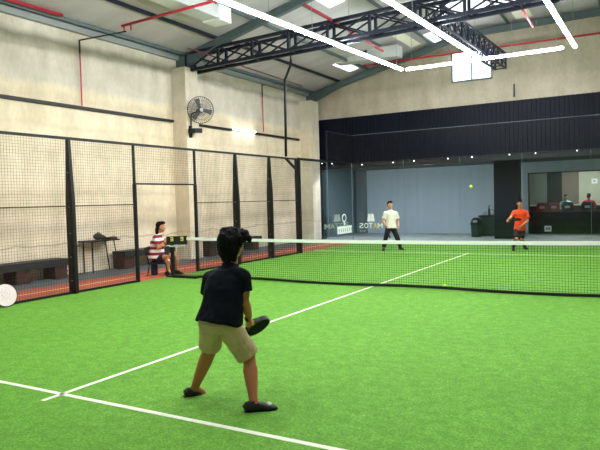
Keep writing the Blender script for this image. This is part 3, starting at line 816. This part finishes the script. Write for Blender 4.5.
# office furniture
t = thing('desk', 'long pale counter inside the office window', 'desk', (2.5, 19.0, 0))
B(-.6, 7, 18.9, 19.4, 1.1, 1.16).build('worktop', mat('cream_top', (196, 192, 172), .5), t)
B(-.6, 7, 19.1, 19.4, .2, 1.1).build('front', mat('desk_grey', (70, 76, 72), .7), t)
CH = mat('black_mesh_chair', (18, 19, 22), .5)
def office_chair(x, y, label, m_=CH, back=.98):
    t = thing('office_chair', label, 'chair', (x, y, 0))
    MB().box(x - .24, x + .24, y - .22, y + .24, .44, .52).build('seat', m_, t, bev=.03); t.location.z = .2
    MB().prism([(x - .23, y - .26, .56), (x + .23, y - .26, .56), (x + .24, y - .26, back), (x + .17, y - .26, back + .1), (x - .17, y - .26, back + .1), (x - .24, y - .26, back)], (0, .05, 0)).build('backrest', m_, t, bev=.02)
    B(x - .1, x + .1, y - .275, y - .258, .82, .92).build('back_label', mat('label_white', (190, 195, 200), .6), t)
    MB().tube([(x, y, .45), (x, y, .08)], .03).build('column', CH, t)
    for k in range(5):
        a_ = 2 * PI * k / 5; MB().bar((x, y, .1), (x + .26 * math.cos(a_), y + .26 * math.sin(a_), .05), .04).build('leg', CH, t)
    return t
xa, xb = xo(568, 17.8), xo(588, 17.8)
office_chair(xa, 17.8, 'black office chair with its back to the window, left of the person in red')
office_chair(xb, 17.7, 'black office chair the person in red sits on')
RC = mat('dark_red_chair', (150, 56, 52), .6)
office_chair(xo(543, 17.6), 17.6, 'dull red chair behind the left part of the office window', RC)
office_chair(xo(554, 17.6), 17.7, 'dull red chair in front of the dark office panel', RC)
q = on(1, YO - .03, 594.5, 181)
t = thing('wall_sign', 'small white square sign on the cream office wall', 'sign', q)
B(q.x - .12, q.x + .12, YO - .03, YO, q.z - .11, q.z + .11).build('plate', mat('sign_plate_white', (235, 240, 240), .5), t)  # plain white plate, not emissive
MB().ball((q.x, YO - .032, q.z), (.05, .005, .05), n=6).build('mark', mat('sign_grey', (160, 165, 165)), t)

# ================================================================== PEOPLE
SKIN = mat('skin_warm', (168, 104, 68), .55, var=.05, scale=12)
SKIN2 = mat('skin_light', (200, 144, 110), .55, var=.05, scale=12)
SKIN3 = mat('skin_mid', (182, 120, 86), .55, var=.05, scale=12)
HAIR = mat('black_hair', (7, 6, 8), .75, var=.3, scale=40, spec=.15)
EYE = mat('eye_white', (230, 230, 226), .3); PUP = mat('pupil', (20, 15, 12), .2)
UP = V((0, 0, 1))

def hand(mb, wr, d, n, side, curl=.6, s=1.0):
    """palm and five fingers. d along the hand, n palm normal, side = thumb direction"""
    d = d.normalized(); n = (n - d * n.dot(d)).normalized(); tdir = (side - d * side.dot(d) - n * side.dot(n)).normalized()
    mb.loft([wr - d * .02, wr + d * .02, wr + d * .06, wr + d * .095], [(.017 * s, .026 * s), (.016 * s, .033 * s), (.016 * s, .040 * s), (.012 * s, .038 * s)], hint=n)
    for i, L in enumerate((.072, .08, .075, .058)):
        p_ = wr + d * (.085 * s) + tdir * ((.030 - .020 * i) * s); a_ = curl * .55
        pts = [p_ - d * .02, p_]; 
        for k, f_ in enumerate((.44, .32, .26)):
            dd = d * math.cos(a_) + n * math.sin(a_); p_ = p_ + dd * (L * f_ * s); pts.append(p_); a_ += curl
        mb.loft(pts, [.0085 * s, .0095 * s, .009 * s, .0082 * s, .0065 * s], n=8)
    p0 = wr + d * .03 * s + tdir * .022 * s; p1 = p0 + (tdir * .7 + d * .6 + n * .35).normalized() * .038 * s
    p2 = p1 + (tdir * .2 + d * .75 + n * .6 * (0.5 + curl)).normalized() * .032 * s; p3 = p2 + (d * .6 + n * .8 * curl).normalized() * .024 * s
    mb.loft([wr + d * .012 + tdir * .01, p0, p1, p2, p3], [.014 * s, .014 * s, .011 * s, .0095 * s, .007 * s], n=8)

def person(J, label, hfwd, skin, voxel, top, bottom, shoes, hair, handinfo, s=1.0, sleeve=.6, leg='short', group=None, hemdrop=.10, extra=None, girth=1.0, slen=.95):
    j = {k: V(v) for k, v in J.items()}
    axis = (j['chest'] - j['pelvis']).normalized(); rt = (j['shR'] - j['shL']).normalized(); fw = axis.cross(rt) * 1.0
    fw = rt.cross(axis) * -1.0 if False else UP.cross(rt) if False else axis.cross(rt)
    hrt = (j['hipR'] - j['hipL']).normalized()
    loc = V(((j['anL'].x + j['anR'].x) / 2, (j['anL'].y + j['anR'].y) / 2, 0)) if 'base' not in j else j['base']
    g = girth
    P, C, N = j['pelvis'], j['chest'], j['neck']
    waist = P.lerp(C, .42); rib = P.lerp(C, .74)
    b = MB()
    def torso(mb, inf, low=0.10, neckr=True, belly=1.0):
        pts = [P - axis * low * s, P, waist, rib, C - axis * .02 * s, C + axis * .045 * s]
        rad = [(.155, .115), (.165, .12), (.138, .105), (.155, .118), (.165, .10), (.10, .07)]
        rad = [((a_ * s * (g if i < 4 else 1) + inf), (c_ * s * (g if i < 4 else 1) + inf)) for i, (a_, c_) in enumerate(rad)]
        if inf > .01: rad[0] = (rad[0][0] + .022, rad[0][1] + .030); rad[1] = (rad[1][0] + .012, rad[1][1] + .022)
        if inf > .01: rad[2] = (rad[2][0] + .012, rad[2][1] + .012)
        mb.loft(pts, rad, hint=[hrt, hrt, (hrt + rt) / 2, rt, rt, rt], n=22)
    torso(b, 0, .06)
    hf = V(hfwd).normalized(); hr = hf.cross(UP).normalized(); hu = hr.cross(hf); Hc = j['head']
    b.loft([N - axis * .05 * s, N + (Hc - N) * .3, Hc - hu * .05 * s], [.062 * s, .054 * s, .052 * s], n=14)
    # head
    b.ball(Hc + hu * .028 * s - hf * .012 * s, (.074 * s, .092 * s, .086 * s), (hr, hf, hu), 14)
    b.ball(Hc - hu * .035 * s + hf * .022 * s, (.058 * s, .066 * s, .078 * s), (hr, hf, hu), 14)
    b.ball(Hc - hu * .088 * s + hf * .055 * s, (.026 * s, .024 * s, .022 * s), (hr, hf, hu), 8)
    b.ball(Hc + hu * .022 * s + hf * .076 * s, (.045 * s, .010 * s, .010 * s), (hr, hf, hu), 8)
    b.loft([Hc + hf * .078 * s + hu * .012 * s, Hc + hf * .098 * s - hu * .022 * s, Hc + hf * .09 * s - hu * .034 * s], [.007 * s, .0125 * s, .012 * s], n=8)
    b.ball(Hc - hu * .058 * s + hf * .083 * s, (.022 * s, .009 * s, .008 * s), (hr, hf, hu), 8)
    for q in (-1, 1):
        b.ball(Hc + hr * q * .076 * s - hu * .012 * s - hf * .008 * s, (.010 * s, .019 * s, .031 * s), (hr, hf, hu), 8)
    # arms
    for S in 'LR':
        sh, el, wr = j['sh' + S], j['el' + S], j['wr' + S]
        b.ball(sh, .056 * s, n=10)
        b.loft([C.lerp(sh, .35), sh], [.062 * s, .054 * s], n=12)
        b.loft([sh, sh.lerp(el, .35), sh.lerp(el, .75), el, el.lerp(wr, .25), el.lerp(wr, .6), wr], [.054 * s, .052 * s, .044 * s, .041 * s, .044 * s, .037 * s, .028 * s], n=12)
        hd_ = handinfo[S]; hand(b, wr, V(hd_[0]), V(hd_[1]), V(hd_[2]), hd_[3], s)
        hp, kn, an = j['hip' + S], j['kn' + S], j['an' + S]
        b.loft([hp + axis * .03, hp.lerp(kn, .25), hp.lerp(kn, .7), kn, kn.lerp(an, .28), kn.lerp(an, .6), kn.lerp(an, .9), an], [.088 * s, .085 * s, .064 * s, .057 * s, .061 * s, .050 * s, .036 * s, .036 * s], n=14)
        td = (j['toe' + S] - an); td.z = 0; td.normalize()
        b.loft([an, V((an.x, an.y, max(.05, an.z - .06))) + td * .02, V((an.x, an.y, an.z - .06)) + td * .10], [.034 * s, .036 * s, .025 * s], n=10)
    body = b.build('person', skin, loc=loc, remesh=voxel, sm=3, smooth=True)
    tag(body, label, 'person', group)
    # eyes
    for q in (-1, 1):
        e = MB().ball(Hc + hr * q * .028 * s + hf * .076 * s + hu * .006 * s, .0125 * s, n=8).build('eye', EYE, body, smooth=True)
        MB().ball(Hc + hr * q * .028 * s + hf * .0865 * s + hu * .006 * s, .0055 * s, n=6).build('pupil', PUP, e, smooth=True)
        MB().loft([Hc + hr * q * .013 * s + hf * .088 * s + hu * .024 * s, Hc + hr * q * .03 * s + hf * .086 * s + hu * .029 * s, Hc + hr * q * .046 * s + hf * .073 * s + hu * .025 * s], [.005 * s, .006 * s, .004 * s], n=6).build('eyebrow', HAIR, body)
    MB().loft([Hc - hr * .022 * s + hf * .089 * s - hu * .058 * s, Hc + hf * .0935 * s - hu * .057 * s, Hc + hr * .022 * s + hf * .089 * s - hu * .058 * s], [.003 * s, .0055 * s, .003 * s], n=6).build('lips', mat('lip_tone', (150, 84, 72), .6), body)
    # shirt
    m_ = MB(); torso(m_, .020, hemdrop)
    for S in 'LR':
        sh, el = j['sh' + S], j['el' + S]
        m_.loft([C.lerp(sh, .3) + axis * .01, sh + axis * .004], [.085 * s, .070 * s], n=14)
        m_.ball(sh, .072 * s, n=10)
        d_ = (el - sh).normalized()
        if sleeve <= 1: m_.loft([sh, sh.lerp(el, sleeve * .5), sh.lerp(el, sleeve)], [.070 * s, .070 * s, .072 * s], n=14)
    m_.loft([C + axis * .02, N + axis * .008], [(.09 * s, .075 * s), (.064 * s, .064 * s)], hint=rt, n=16)
    def wrinkle(amp, fr):
        def f(bm):
            for v in bm.verts:
                p_ = v.co; v.co = p_ + v.normal * (amp * (noise.noise(V((p_.x * fr, p_.y * fr, p_.z * fr * .5))) + .5 * noise.noise(p_ * fr * 2.3)))
        return f
    m_.post = wrinkle(.012 * s, 9)
    m_.build('shirt', top, body, remesh=voxel * 1.2, sm=4, smooth=True)
    # legwear
    m_ = MB()
    m_.loft([P - axis * .02 * s + V((0, 0, -.05)), P - axis * .02, P + axis * .05 * s, P + axis * .12 * s], [(.15 * s * g, .115 * s * g), (.178 * s * g, .135 * s * g), (.155 * s * g, .112 * s * g), (.13 * s * g, .095 * s * g)], hint=hrt, n=22)
    for S in 'LR':
        hp, kn, an = j['hip' + S], j['kn' + S], j['an' + S]
        m_.ball(hp, .098 * s, n=10)
        if leg == 'short':
            m_.loft([hp, hp.lerp(kn, slen * .5), hp.lerp(kn, slen)], [.108 * s, .102 * s, .096 * s], n=16)
        else:
            m_.loft([hp, hp.lerp(kn, .5), kn, kn.lerp(an, .5), kn.lerp(an, .97)], [.100 * s, .090 * s, .080 * s, .076 * s, .064 * s], n=16)
    m_.post = wrinkle(.010 * s, 10)
    m_.build('shorts' if leg == 'short' else 'trousers', bottom, body, remesh=voxel * 1.2, sm=3, smooth=True)
    # shoes
    for S in 'LR':
        an = j['an' + S]; td = (j['toe' + S] - an); lift = j.get('lift' + S, V((0, 0, 0))).z; td.normalize()
        u_ = UP - td * td.z; u_.normalize(); base = V((an.x, an.y, an.z)) - u_ * (.085 * s)
        so = MB()
        prof = [(-.075, .026, .03, .035), (-.05, .034, .045, .05), (0, .038, .05, .055), (.06, .04, .038, .042), (.12, .043, .028, .032), (.17, .036, .02, .024), (.19, .02, .012, .018)]
        so.loft([base + td * a_ * s + u_ * h_ * s for a_, w_, e_, h_ in prof], [(w_ * s * 1.08, e_ * s) for a_, w_, e_, h_ in prof], hint=u_.cross(td), n=14)
        o = so.build('shoe', shoes, body, remesh=.006, sm=2, smooth=True)
        sl = MB(); sl.loft([base + td * a_ * s + u_ * .006 * s for a_, w_, e_, h_ in prof], [(w_ * s * 1.15, .012 * s) for a_, w_, e_, h_ in prof], hint=u_.cross(td), n=12)
        sl.build('sole', mat('shoe_sole', (26, 26, 28), .6), o)
        if extra and 'patch' in extra:
            tp = base + td * .125 * s + u_ * .058 * s
            MB().ball(tp, (.022 * s, .034 * s, .014 * s), (td, u_.cross(td), u_), 8).build('toe_patch', mat('pale_patch', (196, 192, 190), .7), o, smooth=True)
    # hair
    h_ = MB(); hair(h_, Hc, hr, hf, hu, s)
    def hn(bm):
        for v in bm.verts:
            p_ = v.co; v.co = p_ + v.normal * (.010 * s * noise.noise(V((p_.x * 45, p_.y * 45, p_.z * 16))))
    h_.post = hn
    h_.build('hair', HAIR, body, remesh=voxel, sm=2, smooth=True)
    return body, j

def hair_short(mb, c, r, f, u, s):
    mb.ball(c + u * .045 * s - f * .022 * s, (.080 * s, .092 * s, .082 * s), (r, f, u), 12)
    mb.ball(c + u * .0 * s - f * .055 * s, (.066 * s, .05 * s, .06 * s), (r, f, u), 10)
    mb.ball(c + u * .092 * s + f * .04 * s, (.07 * s, .056 * s, .036 * s), (r, f, u), 10)
def hair_bushy(mb, c, r, f, u, s):
    mb.ball(c + u * .040 * s - f * .030 * s, (.108 * s, .112 * s, .108 * s), (r, f, u), 14)
    mb.ball(c - u * .03 * s - f * .055 * s, (.098 * s, .076 * s, .098 * s), (r, f, u), 12)
    mb.ball(c - u * .10 * s - f * .055 * s, (.080 * s, .052 * s, .060 * s), (r, f, u), 10)
    mb.ball(c + u * .07 * s + r * .06 * s + f * .05 * s, (.062 * s, .06 * s, .055 * s), (r, f, u), 10)
    random.seed(3)
    for k in range(16):
        a_ = random.uniform(0, 2 * PI); e_ = random.uniform(-.9, 1.3)
        d_ = (r * math.cos(a_) * math.cos(e_) + f * math.sin(a_) * math.cos(e_) + u * math.sin(e_))
        if d_.dot(f) > .5 and e_ < .4: continue
        b0 = c + u * .02 * s - f * .03 * s + d_ * .100 * s
        mb.loft([b0 + u * .03, b0 + d_ * .012 * s, b0 + d_ * .014 * s - u * .05 * s], [.026 * s, .020 * s, .006 * s], n=6)
    b0 = c + u * .055 * s + r * .10 * s + f * .05 * s
    mb.loft([b0 - r * .04, b0, b0 + r * .035 * s - u * .02 * s, b0 + r * .04 * s - u * .05 * s], [.05, .04 * s, .025 * s, .008 * s], n=8)
def hair_long(mb, c, r, f, u, s):
    hair_short(mb, c, r, f, u, s)
    mb.loft([c + u * .03 - f * .05, c - u * .05 - f * .085, c - u * .15 - f * .09, c - u * .22 - f * .07], [(.075, .05), (.082, .05), (.075, .04), (.05, .025)], hint=r, n=14)

# ---- the near player, seen from behind
D0 = 4.96
def A(x, y, d=0.0): return atd(x, y, D0 + d)
gL, gR = on(2, 0, 194, 396), on(2, 0, 257, 411)
def dR(p_): return depth(p_) - D0
dl_, dr_ = dR(gL), dR(gR)
rd = CR.copy(); rd.z = 0; rd.normalize(); ff = CF.copy(); ff.z = 0; ff.normalize()
anL = A(194, 389.5, dl_ + .03); anR = A(253.5, 402, dr_)
face_f = (ff * .80 + rd * .55).normalized()
J = dict(pelvis=A(219.5, 323, -.06), chest=A(227.5, 277, .0), neck=A(231, 264, .03), head=A(233, 244, .06),
         shL=A(211, 280, .06), shR=A(242.5, 277, -.06), elL=A(206.5, 305, .12), wrL=A(221, 316, .34), elR=A(245, 303, -.05), wrR=A(249, 316.5, .10),
         hipL=A(212, 325, -.02), hipR=A(230, 329, -.08), knL=A(210.5, 348, .10), knR=A(249, 357, -.02), anL=anL, anR=anR,
         toeL=anL + (rd * .8 + ff * .45) * .1 + V((0, 0, -.035)), toeR=anR + (rd * .95 + ff * .2) * .1)
BLKT = mat('navy_black_jersey', (10, 16, 26), .9, var=.15, scale=10, spec=.15)
KHAKI = mat('khaki_cotton', (182, 160, 124), .85, var=.08, scale=14)
SHOEB = mat('black_canvas_shoe', (8, 8, 10), .6)
rk_c = A(258.5, 326, .36); hd0 = J['wrR'] + (J['wrR'] - J['elR']).normalized() * .06
rd_ = (rk_c - hd0).normalized()
hdir = ((J['wrR'] - J['elR']).normalized() + V((0, 0, -.1)))
palmn = (-rd * .6 + UP * .2 + ff * .3)
body, j = person(J, 'player seen from behind in a navy black polo and khaki shorts holding a black racket', face_f, SKIN, .0065,
       BLKT, KHAKI, SHOEB, hair_bushy, {'R': (hdir, -rd + V((0, 0, -.1)), rd_, 1.25), 'L': ((J['wrL'] - J['elL']), UP * -1, -rd, .6)}, s=1.0, sleeve=.55, extra={'patch'}, hemdrop=.01, girth=1.04)
base = hd0 - rd_ * .06 - rd * .012
racket('padel_racket', 'black racket in the right hand of the near player', base, rd_, rd_.cross(rd * .8 + UP * .6), mat('black_racket_face', (8, 9, 11), .8, spec=.15), BLK, s=.92)
MB_ = MB().loft([base + rd_ * .105, base + rd_ * .165], [.024, .022], n=12)
MB_.build('grip_tape', mat('orange_tape', (226, 150, 60), .6), bpy.data.objects['padel_racket.001'])

# ---- far player in a white tee
D1 = depth((-2.84, 7.97, .8)) - .45
def A(x, y, d=0.0): return atd(x, y, D1 + d)
tz = -ff
def legs(): pass
aL, aR = A(400.5, 247.3, .05), A(383.8, 247.3, -.05)
J = dict(pelvis=A(391, 227, 0), chest=A(390.8, 213.5, 0), neck=A(390.3, 210, 0), head=A(390, 204.8, -.03),
         shL=A(396, 213.5, .03), shR=A(385.3, 213.5, -.03), elL=A(398, 220.5, .06), wrL=A(398.6, 226.3, -.05), elR=A(383, 220.5, 0), wrR=A(385.6, 225.5, -.16),
         hipL=A(393.6, 229, 0), hipR=A(388.4, 229, 0), knL=A(397.3, 238, -.06), knR=A(385.8, 238, -.08), anL=aL, anR=aR, toeL=aL + (tz + rd * .5) * .1, toeR=aR + (tz - rd * .25) * .1)
for k in ('anL', 'anR'):
    J[k].z = .09
J['toeL'].z = J['toeR'].z = .085
person(J, 'far player in a white tee and black trousers standing at the back of the court', (-ff * .8 + rd * .6), SKIN2, .010, mat('white_tee', (226, 220, 204), .85, var=.04), mat('black_trousers', (10, 12, 15), .8), SHOEB, hair_short,
       {'L': ((0, 0, -1), -rd, tz, .4), 'R': (V((0, 0, -1)) + rd * .4, rd, tz, 1.2)}, s=.97, girth=.92, sleeve=.72, leg='long', hemdrop=.04)
hd0 = J['wrR'] + V((0, 0, -.06)) + tz * .02
racket('padel_racket', 'dark racket held low by the far player in white', hd0 - V((.0, 0, -.05)) + tz * .03, (rd * .25 - UP * .9 + tz * .35), rd + tz * .25, mat('dark_grey_face', (12, 13, 15), .7), BLK, s=.9)

# ---- far player in orange red
D2 = depth((1.05, 8.37, .8))
def A(x, y, d=0.0): return atd(x, y, D2 + d)
aR, aL = A(513.2, 246.8, -.05), A(525, 245, .25)
J = dict(pelvis=A(519.8, 228.3, .05), chest=A(520.3, 212.5, -.03), neck=A(519.9, 208.6, -.06), head=A(519.5, 203.5, -.12),
         shL=A(526.2, 213, 0), shR=A(514.6, 212.5, -.05), elL=A(527.8, 220.8, -.02), wrL=A(521.4, 226.2, -.22), elR=A(511, 217.5, -.12), wrR=A(508.3, 219.8, -.34),
         hipL=A(521.6, 230.5, .05), hipR=A(517.4, 230.5, .05), knL=A(520.8, 239, -.12), knR=A(516.6, 239.5, -.2), anL=aL, anR=aR, toeL=aL + (tz) * .1, toeR=aR + (tz - rd * .3) * .1)
for k in ('anL', 'anR'): J[k].z = .09
J['toeL'].z = J['toeR'].z = .085
body, j = person(J, 'far player in a bright orange red shirt and black shorts, bent forward', (-ff * .95 - rd * .1), SKIN3, .010, mat('orange_red_shirt', (246, 72, 30), .8, var=.05), mat('black_shorts', (20, 20, 24), .8), SHOEB, hair_short,
       {'L': (J['wrL'] - J['elL'], tz * -1, UP, .9), 'R': (J['wrR'] - J['elR'], UP * -1, rd, 1.0)}, s=1.0, sleeve=.62, hemdrop=.05, girth=.88, slen=.85)
lg_ = MB()
for S in 'LR': pass
for S in 'LR':
    MB().loft([j['kn' + S].lerp(j['an' + S], .12), j['kn' + S].lerp(j['an' + S], .35), j['kn' + S].lerp(j['an' + S], .97)], [.060, .062, .042], n=14).build('sock', mat('black_sock', (22, 22, 26), .8), body, smooth=True)
hd0 = J['wrR'] + (J['wrR'] - J['elR']).normalized() * .06
racket('padel_racket', 'black racket held flat across the waist of the player in orange red', hd0 - rd * .05, (rd + UP * .05 - ff * .12), (UP * 1.0 + CF * -.12), MATS['black_racket_face'], BLK, s=.95)

# ---- seated spectator in the gate
D3 = depth((-5.42, .15, .8))
def A(x, y, d=0.0): return atd(x, y, D3 + d)
g1, g2 = on(2, .09, 167.6, 271.5), on(2, .09, 177, 270)
J = dict(pelvis=A(156.5, 256, .05), chest=A(157.8, 237.5, .02), neck=A(158.6, 233, .0), head=A(160.8, 227, -.02),
         shL=A(157.5, 238, .20), shR=A(156, 238.5, -.15), elL=A(163.5, 247, .15), wrL=A(167.5, 241, .05), elR=A(158, 248.5, -.22), wrR=A(164.5, 242, -.16),
         hipL=A(158.5, 257, .16), hipR=A(157.5, 258, -.06), knL=A(176.5, 255.5, .17), knR=A(167.5, 257, -.10), anL=g2, anR=g1,
         toeL=g2 + V((.09, 0, -.005)), toeR=g1 + V((.09, -.02, -.005)))
sdir = rd * .95 + ff * .2
body, j = person(J, 'spectator in a maroon and white striped shirt sitting by the gate', sdir, SKIN3, .009, stripe_mat('striped_cloth', (240, 226, 228), (128, 22, 44), 7.4, .5), mat('navy_shorts', (16, 22, 46), .8), SHOEB, hair_long,
       {'L': (J['wrL'] - J['elL'], UP * -1, -ff, .8), 'R': (J['wrR'] - J['elR'], ff, UP, .8)}, s=1.06, sleeve=.65, hemdrop=.05, girth=1.2, slen=.62)
MB().loft([j['elR'].lerp(j['wrR'], .88), j['elR'].lerp(j['wrR'], .98)], [.034, .032], n=14).build('wristwatch', BLK, body, smooth=True)
# chair under the spectator
P = j['pelvis']; cx_, cy_ = P.x + .02, P.y
t = thing('folding_chair', 'black metal chair under the seated spectator', 'chair', (cx_, cy_, 0))
u1 = V((rd.x, rd.y, 0)); u2 = V((ff.x, ff.y, 0)); c0 = V((cx_, cy_, 0)) + u1 * .06
sz = P.z - .14
def cpt(a_, b_, z): return c0 + u1 * a_ + u2 * b_ + V((0, 0, z))
MB().prism([cpt(-.22, -.22, sz - .035), cpt(.2, -.2, sz - .035), cpt(.2, .2, sz - .035), cpt(-.22, .22, sz - .035)], (0, 0, .03)).build('seat', BLK, t, bev=.008)
for a_ in (-.2, .18):
    for b_ in (-.2, .2): MB().tube([cpt(a_, b_, sz - .02), cpt(a_ * 1.25, b_, 0)], .014, 8).build('leg', BLK, t)
for b_ in (-.2, .2): MB().tube([cpt(-.21, b_, sz - .02), cpt(-.29, b_, sz + .36)], .013, 8).build('back_frame', BLK, t)
MB().prism([cpt(-.26, -.2, sz + .18), cpt(-.26, .2, sz + .18), cpt(-.29, .2, sz + .36), cpt(-.29, -.2, sz + .36)], u1 * -.015).build('backrest', BLK, t)
q = on(2, 0, 155, 275)
t = thing('bag', 'dark navy bag standing on the ground under the spectator chair', 'bag', q)
MB().box(q.x - .06, q.x + .06, q.y - .08, q.y + .05, 0, .33).build('body', mat('navy_bag', (22, 30, 54), .8), t, bev=.03)
MB().tube([(q.x, q.y - .05, .32), (q.x, q.y - .02, .38), (q.x, q.y + .02, .32)], .008).build('handle', BLK, t)

# ---- people in the office (seen through the window, seated, backs to the court)
def seated(x, y, label, top, skin, z=.0, yaw=PI / 2):
    f_ = V((math.cos(yaw), math.sin(yaw), 0)); r_ = f_.cross(UP)
    o = V((x, y, z)); q = lambda a_, b_, h_: o + r_ * a_ + f_ * b_ + UP * h_
    J = dict(pelvis=q(0, 0, .58), chest=q(0, .03, 1.04), neck=q(0, .04, 1.13), head=q(0, .06, 1.28), shL=q(-.18, .03, 1.03), shR=q(.18, .03, 1.03),
             elL=q(-.25, .12, .8), wrL=q(-.18, .36, .8), elR=q(.25, .12, .8), wrR=q(.18, .36, .8), hipL=q(-.09, .02, .56), hipR=q(.09, .02, .56),
             knL=q(-.12, .42, .54), knR=q(.12, .42, .54), anL=q(-.12, .45, .09), anR=q(.12, .45, .09), toeL=q(-.12, .55, .09), toeR=q(.12, .55, .09))
    return person(J, label, f_, skin, .012, top, mat('black_shorts', (20, 20, 24)), SHOEB, hair_short, {'L': (f_, -UP, r_, .5), 'R': (f_, -UP, -r_, .5)}, leg='long')
seated(xb + .03, 17.72, 'person in a red shirt seated with back to the office window', mat('red_shirt', (214, 44, 50), .8), SKIN3, z=.22)
seated(xo(566, 18.4), 18.45, 'person in a white and teal top inside the office', mat('teal_white_shirt', (120, 184, 186), .8), SKIN2, yaw=-PI / 2, z=.2)
